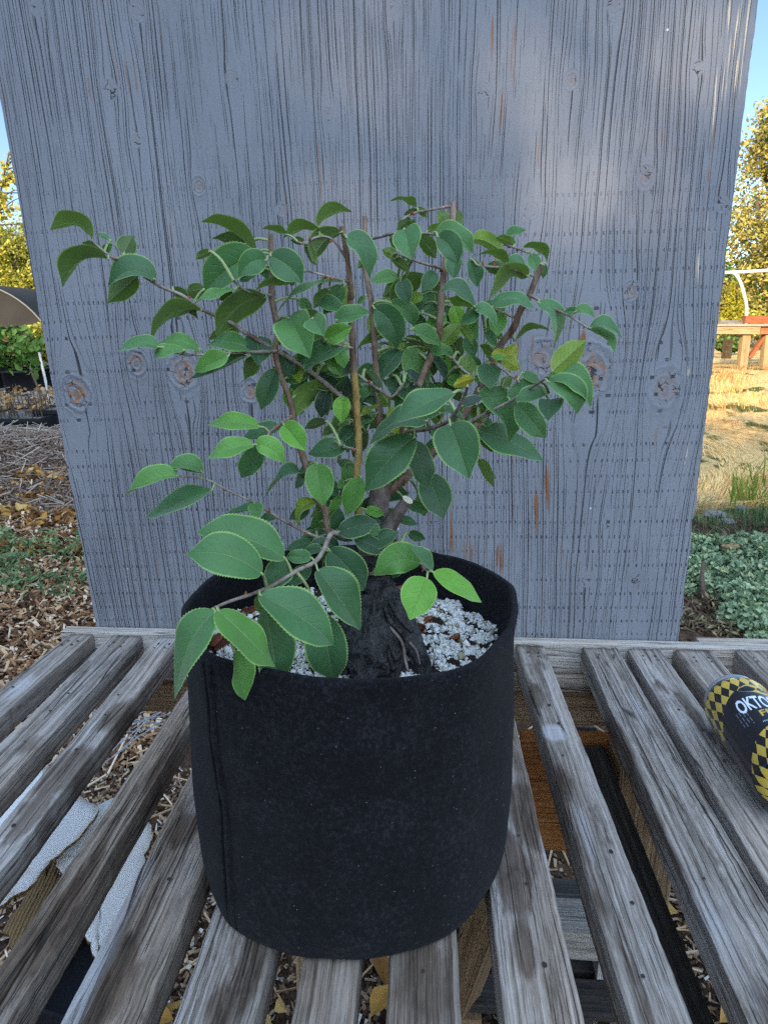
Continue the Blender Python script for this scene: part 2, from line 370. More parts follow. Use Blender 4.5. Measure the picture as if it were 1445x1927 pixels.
    cut = a.ma('MULTIPLY', cut, a.step(.38, .58, a.noise(a.scale(q, (8, 30, 1), (0, 4, 0)), 1.0, 4, .7)))
    cut = a.ma('MULTIPLY', cut, a.ma('ADD', .10, a.ma('MULTIPLY', a.ma('SUBTRACT', 1.0, a.step(.40, .66, uvr[1])), .85)))
    fine = a.noise(a.scale(q, (420, 9, 1)), 1.0, 3, .6); med = a.noise(a.scale(q, (9, 3, 1)), 1.0, 4, .6)
    col = a.ramp(a.ma('ADD', a.ma('MULTIPLY', med, .7), a.ma('MULTIPLY', fine, .3)), [(.3, (.148, .153, .174)), (.5, (.188, .194, .217)), (.7, (.228, .234, .258))])
    flk = a.noise(a.scale(q, (170, 6, 1), (5, 5, 0)), 1.0, 3, .65)
    bar = a.ma('MULTIPLY', a.step(.48, .60, a.ma('ADD', flk, a.ma('SUBTRACT', a.ma('MULTIPLY', a.attr('bare'), .26), .20))), a.step(.06, .3, a.attr('bare')))
    amb = a.ma('MULTIPLY', a.step(.62, .68, flk), a.step(.48, .62, a.noise(a.scale(q, (8, 2, 1), (9, 1, 0)), 1.0, 2)))
    col = a.mix(a.ma('MAXIMUM', bar, a.ma('MULTIPLY', amb, .7)), col, (.20, .085, .035))
    wh = a.ma('MULTIPLY', a.step(.52, .60, a.ma('ADD', a.noise(a.scale(q, (300, 7, 1), (2, 8, 0)), 1.0, 2), a.ma('SUBTRACT', a.ma('MULTIPLY', a.attr('white'), .2), .19))), a.step(.08, .3, a.attr('white')))
    col = a.mix(wh, col, (.60, .50, .36))
    # knots: rings, checks and bare wood in the middle
    rings = a.ma('SINE', a.ma('MULTIPLY', a.ma('ADD', kdn, a.ma('MULTIPLY', a.noise(o3, 60, 3), .8)), 14.0))
    kin = a.ma('SUBTRACT', 1.0, a.step(1.0, 1.7, kdn))
    o3d = a.n('VectorMath', {0: o3, 1: a.n('TexNoise', {'Vector': o3, 'Scale': 170.0, 'Detail': 3.0}).outputs[1]}, operation='ADD').outputs[0]
    o3d = a.n('VectorMath', {0: a.n('VectorMath', {0: a.n('TexNoise', {'Vector': o3, 'Scale': 120.0, 'Detail': 3.0}).outputs[1], 'Scale': .014}, operation='SCALE').outputs[0], 1: o3}, operation='ADD').outputs[0]
    kck = a.n('TexVoronoi', {'Vector': o3d, 'Scale': 80.0}, feature='DISTANCE_TO_EDGE').outputs['Distance']
    kck = a.ma('MULTIPLY', a.ma('MULTIPLY', a.ma('SUBTRACT', 1.0, a.step(.01, .06, kck)), a.step(.48, .56, a.noise(o3, 75, 3))), a.ma('SUBTRACT', 1.0, a.step(.75, 1.1, kdn)))
    kn = a.noise(o3, 140, 3, .6)
    kb = a.ma('MULTIPLY', a.step(.42, .55, kn), a.ma('MULTIPLY', kon, a.ma('SUBTRACT', 1.0, a.step(.5, .9, kdn))))
    col = a.mix(kb, col, (.27, .135, .065))
    col = a.mix(a.ma('MULTIPLY', a.step(.3, .9, rings), a.ma('MULTIPLY', kin, a.ma('ADD', .08, a.ma('MULTIPLY', kon, .35)))), col, (.075, .08, .10))
    dark = a.ma('MAXIMUM', a.ma('MAXIMUM', c1, c3), a.ma('MAXIMUM', a.ma('MULTIPLY', c2, .6), a.ma('MAXIMUM', a.ma('MULTIPLY', cut, .95), kck)))
    col = a.mix(a.ma('MULTIPLY', dark, .93), col, (.018, .018, .024))
    spk = a.n('TexVoronoi', {'Vector': o3, 'Scale': 28.0}).outputs['Distance']
    col = a.mix(a.ma('MULTIPLY', a.ma('SUBTRACT', 1.0, a.step(.025, .04, spk)), a.step(.55, .6, a.noise(o3, 9, 1))), col, (.6, .62, .66))
    hgt = a.ma('SUBTRACT', a.ma('ADD', a.ma('MULTIPLY', fine, .35), a.ma('MULTIPLY', a.ma('MULTIPLY', a.ma('MULTIPLY', rings, kin), kon), .35)), a.ma('MULTIPLY', dark, 1.0))
    m0 = a.done(col, a.ma('ADD', .50, a.ma('MULTIPLY', med, .25)), a.bump(hgt, .8, .0012), .35)
    rawedge = m_wood('plywood_edge', (.26, .15, .08), (.42, .27, .15), (.10, .06, .04), .4)
    o = rawobj('plywood_panel', np.concatenate(V), F, [m0, rawedge], None, True, np.concatenate(uv), {k: np.concatenate(x) for k, x in A.items()}, mi)
    tag(o, 'tall grey painted plywood board with cracked grain and knots standing behind the bench', 'board')
    for p in o.data.polygons:
        if p.material_index == 1: p.use_smooth = False
make_panel()

# ------------------------------------------------------------------ slatted bench
bench = thing('slatted_bench', 'weathered grey wooden slat bench carrying the black fabric pot', 'bench', (0, .5, 0))
SL = [((124, 1199), (0, 1296), (169, 1199), (0, 1349), 0), ((200, 1203), (0, 1397), (256, 1207), (0, 1484), 0), ((289, 1205), (0, 1550), (335, 1205), (0, 1637), 0),
      ((410, 1206), (0, 1816), (447, 1206), (19, 1927), 1), ((488, 1207), (112, 1927), (558, 1207), (267, 1927), 1), ((585, 1209), (326, 1927), (654, 1209), (479, 1927), 1),
      ((685, 1211), (546, 1927), (739, 1211), (665, 1927), 0), ((767, 1213), (728, 1927), (831, 1213), (868, 1927), 0), ((868, 1215), (950, 1927), (937, 1217), (1100, 1927), 0),
      ((973, 1222), (1185, 1921), (1026, 1222), (1305, 1927), 0), ((1099, 1224), (1405, 1917), (1168, 1226), (1445, 1693), 1), ((1187, 1228), (1445, 1664), (1248, 1228), (1445, 1501), 0),
      ((1277, 1232), (1445, 1453), (1347, 1232), (1445, 1344), 0), ((1397, 1238), (1445, 1289), (1465, 1240), (1500, 1273), 0), ((1500, 1243), (1540, 1279), (1570, 1246), (1610, 1279), 0)]
SLT = .027
STAINS = [(985, 1520, .05, .02, 1), (962, 1640, .06, .016, 1), (985, 1790, .04, .012, .9), (1012, 1570, .03, .02, .9), (215, 1345, .05, .02, .8), (120, 1450, .06, .02, 1), (60, 1530, .05, .02, .8), (345, 1560, .03, .02, .9),
          (210, 1850, .05, .02, .9), (480, 1800, .06, .012, .9), (420, 1900, .03, .02, .7), (800, 1850, .08, .03, .8), (1010, 1310, .04, .012, .8), (1060, 1470, .05, .010, .7), (1130, 1700, .04, .01, .6), (1300, 1330, .1, .012, .6),
          (60, 1400, .05, .02, .6), (130, 1700, .1, .010, .9), (300, 1440, .1, .008, .8), (1180, 1400, .12, .006, .7), (1250, 1560, .12, .006, .6), (620, 1880, .05, .02, .5), (40, 1800, .1, .012, .8), (1240, 1290, .03, .012, .6), (150, 1260, .05, .01, .7)]
PALES = [(1042, 1378, .022, .02, 1), (1035, 1600, .05, .012, .8), (40, 1290, .06, .02, .8), (130, 1900, .12, .02, .8), (230, 1700, .1, .02, .7), (380, 1480, .1, .02, .6), (1100, 1560, .1, .012, .6), (1200, 1330, .08, .01, .7), (590, 1900, .06, .012, .5), (1350, 1750, .1, .02, .6)]
YFRONT = .12
def extend(a, b, Y):
    return a + (b - a) * (Y - a[1]) / (b[1] - a[1])
for si, (lf, ln, rf, rn, coarse) in enumerate(SL):
    rng = np.random.RandomState(40 + si)
    A0 = atz(*lf, HB); B0 = atz(*rf, HB)
    yb = R0[1] - (A0[0] - R0[0]) * math.tan(rad(YAW)); A1 = extend(A0, atz(*ln, HB), YFRONT); A0 = extend(A0, A1, yb - .001)
    yb = R0[1] - (B0[0] - R0[0]) * math.tan(rad(YAW)); B1 = extend(B0, atz(*rn, HB), YFRONT); B0 = extend(B0, B1, yb - .001)
    ts = np.concatenate([[0, .018, .05], np.linspace(.1, .9, 15), [.95, .982, 1]]); NS, NTp = 90, len(ts); w = np.linalg.norm(B0 - A0)
    prof = np.zeros(NTp)
    if coarse:
        for k in range(5): prof -= .0022 * rng.rand() * np.exp(-((ts - rng.rand()) / .045) ** 2)
        prof += .0009 * np.sin(ts * rng.uniform(18, 26) + rng.rand() * 6)
    else:
        for k in range(3): prof -= .0012 * rng.rand() * np.exp(-((ts - rng.rand()) / .05) ** 2)
    prof -= .0016 * (np.exp(-(ts / .022) ** 2) + np.exp(-((1 - ts) / .022) ** 2))
    V = []; UV = []; dz0 = rng.uniform(-.0012, .0012)
    for i in range(NS + 1):
        s = i / NS; L = A0 + (A1 - A0) * s; R = B0 + (B1 - B0) * s; d = unit(R - L); lm = s * np.linalg.norm(A1 - A0)
        el = .0007 * mnoise.noise(Vector((lm * 22, si * 3.1, 0))) + .0007 * mnoise.noise(Vector((lm * 90, si * 3.1, 0)))
        er = .0007 * mnoise.noise(Vector((lm * 22, si * 3.1, 9))) + .0007 * mnoise.noise(Vector((lm * 90, si * 3.1, 9)))
        for k in range(NTp):
            p = L + (R - L) * ts[k]; p = p + d * (el * (1 - ts[k]) + er * ts[k])
            z = prof[k] * (1 + .8 * mnoise.noise(Vector((lm * 9, k * .7, si)))) + .0006 * mnoise.noise(Vector((lm * 14, k * .3, si * 2.0))) + dz0
            V.append(p + [0, 0, z]); UV.append((lm, ts[k] * w))
        for (q, uu) in ((1.0, w + .012), (1.0, w + .033), (0.0, w + .08), (0.0, w + .10)):
            low = uu in (w + .033, w + .08); p = L + (R - L) * q + d * ((er if q else el) + (.0010 if q else -.0010))
            V.append(p + [0, 0, -(SLT if low else .010)]); UV.append((lm, uu))
    K = NTp + 4
    F = [(i * K + k, (i + 1) * K + k, (i + 1) * K + (k + 1) % K, i * K + (k + 1) % K) for i in range(NS) for k in range(K)]
    F += [tuple(range(K)), tuple(reversed(range(NS * K, NS * K + K)))]
    mb = MB(); mb.add(V, F, 0, UV, si * .37)
    for s in ([.03, .045, .2, .26, .34, .5, .57, .66, .74] if not coarse else [.03, .04, .55]):      # nail heads and holes
        for q in ([.3, .7] if s < .05 else [rng.uniform(.3, .7)]):
            L = A0 + (A1 - A0) * s; R = B0 + (B1 - B0) * s; s2 = rng.uniform(-.015, .015); c = L + (R - L) * (q + rng.uniform(-.06, .06)) + (A1 - A0) * s2 * (s > .06); r = rng.uniform(.0009, .0019); k = 8
            rim = [c + [r * math.cos(6.283 * j / k), r * 1.3 * math.sin(6.283 * j / k), .0011 + dz0] for j in range(k)]
            mb.add(rim, [tuple(range(k))], 1)
    Vall = np.concatenate(mb.v); dirs = unit((A1 - A0) + (B1 - B0)); per = np.cross([0, 0, 1], dirs); at_ = {'tint': np.concatenate(mb.t)}
    for nm_, LS in (('stain', STAINS), ('pale', PALES)):
        av = np.zeros(len(Vall))
        for (px, py, la, wa, sv) in LS:
            dq = Vall - atz(px, py, HB); av = np.maximum(av, sv * np.exp(-((dq @ dirs) / la) ** 2 - ((dq @ per) / wa) ** 2))
        at_[nm_] = av
    o = rawobj('slat', Vall, mb.f, [M_slat_rough if coarse else M_slat, M_nail], bench, True, np.concatenate(mb.uv), at_, mb.m)
    for i, p in enumerate(o.data.polygons):
        if len(p.vertices) > 4 or (i < NS * K and i % K >= NTp - 1): p.use_smooth = False
def hbox(name, a, b, y0, y1, z0, z1, mat, parent, t, bevel=.0015):
    """box along the bench's width: a..b metres from the rail's left end, y0..y1 towards the back"""
    M = np.eye(4); M[:3, 0] = hx; M[:3, 1] = hy; M[:3, 3] = R0 * [1, 1, 0]
    mb = MB(); mb.box((a, y0, z0), (b, y1, z1), 0, t, M)
    return mb.build(name, mat, parent, smooth=False, bevel=bevel)
LB = 1.28
hbox('back_rail', -.02, LB, .0015, .021, HB - .040, HB + .001, M_rail, bench, 2.2)
hbox('ledger_strip', .012, LB, -.011, .0135, HB - .062, HB - .0415, M_rail, bench, 4.1)
hbox('apron_board', .012, LB, -.0005, .0185, HB - .118, HB - .0635, M_tan, bench, 5.3)
hbox('lower_panel', .62, LB, -.030, -.012, HB - .30, HB - .120, M_orange, bench, 1.1)
hbox('front_rail', .0, LB, -.82, -.78, HB - .13, HB - .0375, M_tan, bench, 6.4)
for a, y in ((.31, -.075), (1.20, -.075), (.31, -.78), (1.20, -.78)):
    hbox('leg', a, a + .07, y, y + .06, 0.0, HB - .0375 if y < -.5 else HB - .122, M_tan, bench, a * 3 + y)
hbox('corner_block', .735, .815, -.092, -.031, HB - .34, HB - .122, M_tan, bench, 7.7)
p0, p1 = atz(1115, 1355, HB - .13), atz(1344, 1927, HB - .13)     # the dark board under the slats on the right
mb = MB(); d = unit(p1 - p0); M = np.eye(4); M[:3, 0] = d; M[:3, 1] = np.cross([0, 0, 1], d); M[:3, 3] = p0
mb.box((.02, -.045, -.03), (np.linalg.norm(p1 - p0) + .2, .0, .0), 0, 3.3, M); ob = mb.build('stringer', M_slat_dark, bench, smooth=False, bevel=.0015)
p0 = atz(925, 1700, .42); p1 = atz(872, 1850, .22)               # pale diagonal brace seen between two slats
mb = MB(); tube(mb, [p0 + (p0 - p1) * .5, p1 + (p1 - p0) * .5], [.03, .03], 4, 0, 2.7); mb.build('brace', M_tan, bench, smooth=False)
# the second, lower board seen behind the bench on the right
mb = MB(); M = np.eye(4); M[:3, 0] = hx; M[:3, 1] = hy; M[:3, 3] = R0 * [1, 1, 0]
mb.box((.87, .040, HB - .036), (LB + .2, .062, HB - .011), 0, 8.8, M)
hb2 = mb.build('bench_backboard', M_rail, None, smooth=False, bevel=.001)
tag(hb2, 'pale grey board lying behind the bench rail to the right of the plywood', 'board')

# ------------------------------------------------------------------ fabric pot
PC = np.array([atY(660, 1100, .505)[0], .507])       # axis of the pot
PZ = HB; PH = .216; PR = .1292
pot = thing('fabric_pot', 'round black felt grow pot with a sewn side seam on the slat bench', 'plant pot', (PC[0], PC[1], HB))
def prad(z, th):
    zz = z / PH
    r = PR * (1.0 - .03 * (1 - zz))
    if z < .042:
        k = z / .042; r = PR * .9775 * (.945 + .055 * math.sqrt(max(0, 1 - (1 - k) ** 2)))
    w = .0046 * math.sin(2 * th - 1.57) * (.35 + .65 * zz) + .0026 * mnoise.noise(Vector((math.cos(th) * 2.2, math.sin(th) * 2.2, z * 7 + 3))) + .0012 * mnoise.noise(Vector((math.cos(th) * 5, math.sin(th) * 5, z * 22 + 8))) + .0016 * math.sin(3 * th + 2.2) + .0011 * math.sin(5 * th + 7 * zz) + .0010 * mnoise.noise(Vector((math.cos(th) * 3, math.sin(th) * 3, z * 18)))
    return r + w
def rimz(th):
    return PH + .0022 * math.sin(2 * th + .4) + .0018 * math.sin(3 * th + 1.0) + .0008 * mnoise.noise(Vector((math.cos(th) * 6, math.sin(th) * 6, 2)))
def make_pot():
    NTH = 160; mb = MB(); V = []; UV = []
    zs = list(np.concatenate([np.array([0, .002, .006, .012, .02, .03, .042, .055]) / PH, np.linspace(.30, 1.0, 24)]))
    prof = [(z, 0) for z in zs] + [(1.004, -.0012), (1.005, -.0028), (1.0, -.0042)] + [(z, -.0046) for z in (.97, .9, .8, .7, .5)]
    for (zz, dr) in prof:
        for k in range(NTH):
            th = 2 * math.pi * k / NTH; top = rimz(th); z = zz * top
            r = prad(min(z, PH), th) + dr
            if zz > .93 and dr == 0: r += .0010 * sstep(.93, 1, zz)
            V.append((PC[0] + r * math.cos(th), PC[1] + r * math.sin(th), HB + .0006 + z)); UV.append((th * PR, z))
    n = len(prof)
    F = [(i * NTH + k, i * NTH + (k + 1) % NTH, (i + 1) * NTH + (k + 1) % NTH, (i + 1) * NTH + k) for i in range(n - 1) for k in range(NTH)]
    F.append(tuple(reversed(range(NTH))))
    mb.add(V, F, 0, UV)
    a = NT('black_felt'); o = a.obj()
    f1 = a.noise(a.scale(o, (900, 900, 500)), 1.0, 4, .7); f2 = a.noise(o, 28, 4, .6); f3 = a.noise(o, 260, 3, .7)
    col = a.ramp(a.ma('ADD', a.ma('MULTIPLY', f1, .45), a.ma('ADD', a.ma('MULTIPLY', f2, .22), a.ma('MULTIPLY', f3, .36))), [(.36, (.0012, .0012, .0018)), (.52, (.0042, .0042, .0060)), (.68, (.022, .022, .027))])
    sp = a.n('TexVoronoi', {'Vector': o, 'Scale': 560.0}).outputs; lim = a.n('SeparateXYZ', {0: sp['Color']}).outputs[0]
    dots = a.ma('MULTIPLY', a.ma('SUBTRACT', 1.0, a.step(.10, .22, sp['Distance'])), a.step(.975, .98, lim))
    col = a.mix(a.ma('MULTIPLY', dots, .8), col, (.30, .30, .32))
    dst = a.ma('MULTIPLY', a.step(.55, .75, a.noise(a.scale(o, (11, 11, 7), (4, 2, 1)), 1.0, 4, .65)), a.step(.45, .62, f3))
    col = a.mix(a.ma('MULTIPLY', dst, .32), col, (.026, .027, .033))
    mf = a.done(col, .95, a.bump(a.ma('ADD', f1, a.ma('MULTIPLY', f3, .8)), .8, .0009), .12, None, None, Sheen_Weight=.025, Sheen_Roughness=.6)
    mb.build('felt_wall', mf, pot)
    # fuzzy top edge, a frayed ring of fibres
    rng = np.random.RandomState(5); mb = MB(); fv = []; ff = []
    for k in range(2600):
        th = rng.rand() * 6.283; r = prad(PH, th) + rng.uniform(-.0045, .0018); z = HB + rimz(th) + rng.uniform(-.003, .001)
        p = np.array([PC[0] + r * math.cos(th), PC[1] + r * math.sin(th), z]); d = unit(rng.normal(size=3) + [0, 0, .7]) * rng.uniform(.0012, .0034); s = unit(rng.normal(size=3)) * .00013
        i = len(fv); fv += [p - s, p + s, p + d]; ff.append((i, i + 1, i + 2))
    mb.add(fv, ff); mb.build('frayed_rim', m_plain('felt_fibre', (.040, .048, .062), .5, 300, .9), pot)
    # sewn seam: two stitched ridges down the front left
    for j, (px, py, px2, py2, amp) in enumerate([(404, 1262, 447, 1722, .0027), (386, 1250, 430, 1700, .0016)]):
        pts = []
        q0 = atY(px, py, .40); q1 = atY(px2, py2, .40)
        th0 = math.atan2(q0[1] - PC[1] - .03, q0[0] - PC[0]); th0 = -math.pi + math.acos(min(1, (PC[0] - q0[0]) / PR))
        mb = MB()
        for z in np.linspace(PH - .001, .006, 26):
            th = th0 + .002 * math.sin(z * 60)
            r = prad(z, th) + amp * .15; pts.append((PC[0] + r * math.cos(th), PC[1] + r * math.sin(th), HB + z))
        tube(mb, pts, [amp * (1 + .12 * math.sin(i * 1.3)) * min(1, (25 - i) / 5 + .15) for i in range(len(pts))], 8, 0, 0, .12, 90)
        mb.build('seam', mf, pot)
make_pot()

# ------------------------------------------------------------------ potting soil, perlite, bark
SOILZ = HB + .176
def soilz(x, y):
    r = math.hypot(x - PC[0], y - PC[1]) / PR
    return SOILZ + .010 * (1 - r * r) + .004 * mnoise.noise(Vector((x * 30, y * 30, 0))) + .002 * mnoise.noise(Vector((x * 110, y * 110, 3)))
def make_soil():
    V = []; NR, NTH = 30, 110
    for i in range(NR + 1):
        for k in range(NTH):
            r = (PR - .0075) * i / NR; th = 6.28318 * k / NTH; x = PC[0] + r * math.cos(th); y = PC[1] + r * math.sin(th); V.append((x, y, soilz(x, y)))
    F = [(i * NTH + k, (i + 1) * NTH + k, (i + 1) * NTH + (k + 1) % NTH, i * NTH + (k + 1) % NTH) for i in range(NR) for k in range(NTH)]
    mb = MB(); mb.add(V, F)
    o = mb.build('potting_soil', m_plain('dark_soil', (.022, .015, .011), .6, 160, .95, .9, .003)); tag(o, 'dark peaty potting soil filling the felt pot', 'soil', None, 'stuff')
    rng = np.random.RandomState(8)
    ph = (1 + 5 ** .5) / 2
    ico = np.array([(-1, ph, 0), (1, ph, 0), (-1, -ph, 0), (1, -ph, 0), (0, -1, ph), (0, 1, ph), (0, -1, -ph), (0, 1, -ph), (ph, 0, -1), (ph, 0, 1), (-ph, 0, -1), (-ph, 0, 1)]) / 1.9
    icf = [(0, 11, 5), (0, 5, 1), (0, 1, 7), (0, 7, 10), (0, 10, 11), (1, 5, 9), (5, 11, 4), (11, 10, 2), (10, 7, 6), (7, 1, 8), (3, 9, 4), (3, 4, 2), (3, 2, 6), (3, 6, 8), (3, 8, 9), (4, 9, 5), (2, 4, 11), (6, 2, 10), (8, 6, 7), (9, 8, 1)]
    mb = MB(); cnt = 0
    while cnt < 11000:
        r = (PR - .008) * math.sqrt(rng.rand()); th = rng.rand() * 6.283; x = PC[0] + r * math.cos(th); y = PC[1] + r * math.sin(th)
        if mnoise.noise(Vector((x * 75, y * 75, 7))) + .5 * mnoise.noise(Vector((x * 190, y * 190, 7))) < -.30 + .42 * rng.rand(): continue
        cnt += 1
        s = min(.0036, .0006 + abs(rng.normal()) * .0009); v = ico * (1 + .45 * rng.uniform(-1, 1, (12, 1))) * rng.uniform(.6, 1.25, 3) * s
        A = rng.uniform(0, 6.28, 3); Rm = np.array(Matrix.Rotation(A[0], 3, 'X') @ Matrix.Rotation(A[1], 3, 'Z'))
        mb.add(v @ Rm.T + [x, y, soilz(x, y) + s * rng.uniform(.1, .9)], icf, 0, None, rng.rand())
    o = mb.build('perlite', m_tint('white_perlite', [(0, (.20, .18, .15)), (.12, (.36, .35, .22)), (.22, (.46, .48, .47)), (1, (.68, .70, .71))], .9, None, .15, 900), smooth=False)
    tag(o, 'white perlite granules scattered over the potting soil', 'perlite', None, 'stuff')
make_soil()
Mbark = m_wood('bark', (.13, .045, .02), (.22, .09, .045), (.05, .018, .010), .4, 1.6)
def bark(px, py, L, w, ang, tilt, label):
    q = atz(px, py, SOILZ + .012); z = soilz(q[0], q[1]) + .003
    rng = np.random.RandomState(int(px + py)); NS, NK = 10, 6; V = []; UV = []
    for i in range(NS + 1):
        s = i / NS - .5; ww = w * (math.sin(math.pi * min(.97, max(.03, i / NS))) ** .5) * (1 + .25 * rng.uniform(-1, 1))
        for k in range(NK + 1):
            t = k / NK - .5; V.append((s * L, t * ww, .35 * w * math.cos(t * 3) + rng.uniform(-.0006, .0006) + L * .12 * math.sin(s * 4))); UV.append((s * L, t * w))
    n = len(V); V += [(a, b, c - .0035) for a, b, c in V]; UV += UV
    F = [(i * (NK + 1) + k, (i + 1) * (NK + 1) + k, (i + 1) * (NK + 1) + k + 1, i * (NK + 1) + k + 1) for i in range(NS) for k in range(NK)]
    F += [tuple(n + j for j in reversed(f)) for f in F]
    ring = [i * (NK + 1) for i in range(NS + 1)] + [NS * (NK + 1) + k for k in range(1, NK + 1)] + [i * (NK + 1) + NK for i in range(NS - 1, -1, -1)] + [k for k in range(NK - 1, 0, -1)]
    F += [(ring[i], ring[(i + 1) % len(ring)], n + ring[(i + 1) % len(ring)], n + ring[i]) for i in range(len(ring))]
    Rm = np.array(Matrix.Rotation(ang, 3, 'Z') @ Matrix.Rotation(tilt, 3, 'X'))
    mb = MB(); mb.add(np.array(V) @ Rm.T + [q[0], q[1], z], F, 0, UV, px * .01)
    o = mb.build('bark_chip', Mbark); tag(o, label, 'bark chip', 'bark chips lying on the potting soil')
for a in [(762, 1093, .036, .012, .1, .3, 'large red brown bark chip at the back of the pot behind the trunk'), (783, 1180, .020, .010, -.8, .2, 'small brown bark chip just right of the black root'),
          (800, 1163, .012, .006, .3, .1, 'thin bark sliver among the perlite right of the trunk'), (415, 1200, .022, .015, 1.2, .5, 'rounded orange brown bark chip near the left front of the pot rim'),
          (465, 1143, .026, .009, .15, .4, 'bark chip under the lowest leafy twig at the pot left side'), (855, 1195, .009, .006, .5, .1, 'tiny dark bark chip in the soil at the right of the pot'),
          (772, 1206, .018, .007, 1.9, .3, 'brown bark chip beside the tip of the right root')]:
    bark(*a)
# ------------------------------------------------------------------ the small tree in the pot
def bark_mat(name, base, light, dark, sc=1.0, rough=.75, spec=.25, bd=.0008):
    a = NT(name); u = a.uv(); o = a.obj()
    n = a.noise(a.scale(o, (170 * sc, 170 * sc, 60 * sc)), 1.0, 5, .65); m = a.noise(o, 40 * sc, 3)
    col = a.ramp(a.ma('ADD', a.ma('MULTIPLY', n, .7), a.ma('MULTIPLY', m, .3)), [(.36, dark), (.5, base), (.66, light)])
    return a.done(col, rough, a.bump(n, .9, bd), spec)
Mtrunk = bark_mat('wet_black_bark', (.010, .009, .0095), (.042, .038, .040), (.003, .003, .003), .9, .45, .5, .006)
Mgrey = bark_mat('grey_bark', (.13, .10, .09), (.24, .20, .18), (.05, .035, .03))
Mbrown = bark_mat('brown_bark', (.165, .105, .072), (.27, .20, .155), (.075, .040, .026))
Mgold = bark_mat('golden_bark', (.27, .175, .055), (.40, .28, .10), (.11, .065, .025))
Mtwig = bark_mat('twig_bark', (.20, .165, .14), (.32, .29, .25), (.085, .05, .04))
Mcut = m_plain('fresh_cut', (.62, .58, .45), .15, 200, .7)
Mpet = m_plain('petiole', (.24, .30, .13), .25, 200, .6)
Mbud = m_plain('red_bud', (.24, .06, .035), .3, 200, .5)
tree = thing('quince_tree', 'small leafy bonsai tree with cut stems and black swollen trunk in felt pot', 'bonsai tree', atz(705, 1235, SOILZ))

def pxpts(L, Y0, Y1):
    n = len(L); return [atY(x, y, Y0 + (Y1 - Y0) * i / (n - 1)) for i, (x, y) in enumerate(L)]
mb = MB()
def chain(L, m=0, seg=14, rough=.28, rs=55, sub=4):
    tube(mb, [atY(x, y, Y) for x, y, Y, r in L], [r for x, y, Y, r in L], seg, m, 0, rough, rs, sub=sub)
rk = np.random.RandomState(12)
chain([(707, 1290, .468, .020), (706, 1240, .477, .0190), (702, 1190, .485, .0165), (700, 1140, .49, .0135), (704, 1085, .494, .0122), (706, 1040, .496, .0112)], 0, 60, .42, 75, 14)
chain([(703, 1075, .494, .0122), (706, 1030, .496, .0106), (710, 975, .498, .0086), (716, 925, .50, .0074), (724, 870, .505, .0062), (738, 815, .51, .005)], 1, 28, .26, 90, 10)
chain([(708, 1100, .487, .011), (736, 1140, .472, .0115), (764, 1190, .458, .0092), (788, 1236, .449, .0070), (800, 1285, .444, .006)], 0, 30, .36, 110, 12)
chain([(702, 1140, .478, .014), (698, 1190, .462, .015), (700, 1240, .452, .0165), (702, 1300, .446, .017)], 0, 34, .45, 110, 12)
chain([(712, 1150, .476, .012), (730, 1200, .459, .0095), (740, 1250, .450, .0095), (744, 1300, .444, .008)], 0, 30, .42, 110, 12)
chain([(692, 1140, .484, .011), (672, 1190, .468, .0105), (660, 1240, .456, .0095), (650, 1290, .450, .0075)], 0, 30, .40, 110, 12)
for k in range(16):      # small roots crossing the swollen base
    x0, y0 = rk.uniform(672, 740), rk.uniform(1130, 1200); x1 = x0 + rk.uniform(-10, 45) * (1 if x0 > 690 else -1); y1 = y0 + rk.uniform(50, 100); Yr = .463 - (y0 - 1130) * .00012
    chain([(x0, y0, Yr, .0016), ((x0 + x1) / 2 + rk.uniform(-9, 9), (y0 + y1) / 2, Yr - .008, rk.uniform(.0016, .0030)), (x1, y1, Yr - .016, .0016)], 0, 8, .25, 160, 6)
chain([(735, 1180, .452, .0012), (757, 1210, .441, .0011), (762, 1240, .434, .0010), (768, 1262, .431, .0008)], 1, 6, .2, 90, 5)
chain([(726, 1150, .463, .0008), (752, 1190, .453, .0008), (782, 1222, .443, .0008), (790, 1250, .438, .0007)], 1, 6, .2, 90, 5)
tube(mb, [atY(722, 1015, .492), atY(737, 984, .487), atY(752, 962, .482), atY(767, 940.5, .478)], [.0072, .0052, .0043, .0041], 14, 1, 0, .12, 90, True, True, 2, 4)
mb.build('trunk', [Mtrunk, Mgrey, Mcut], tree)

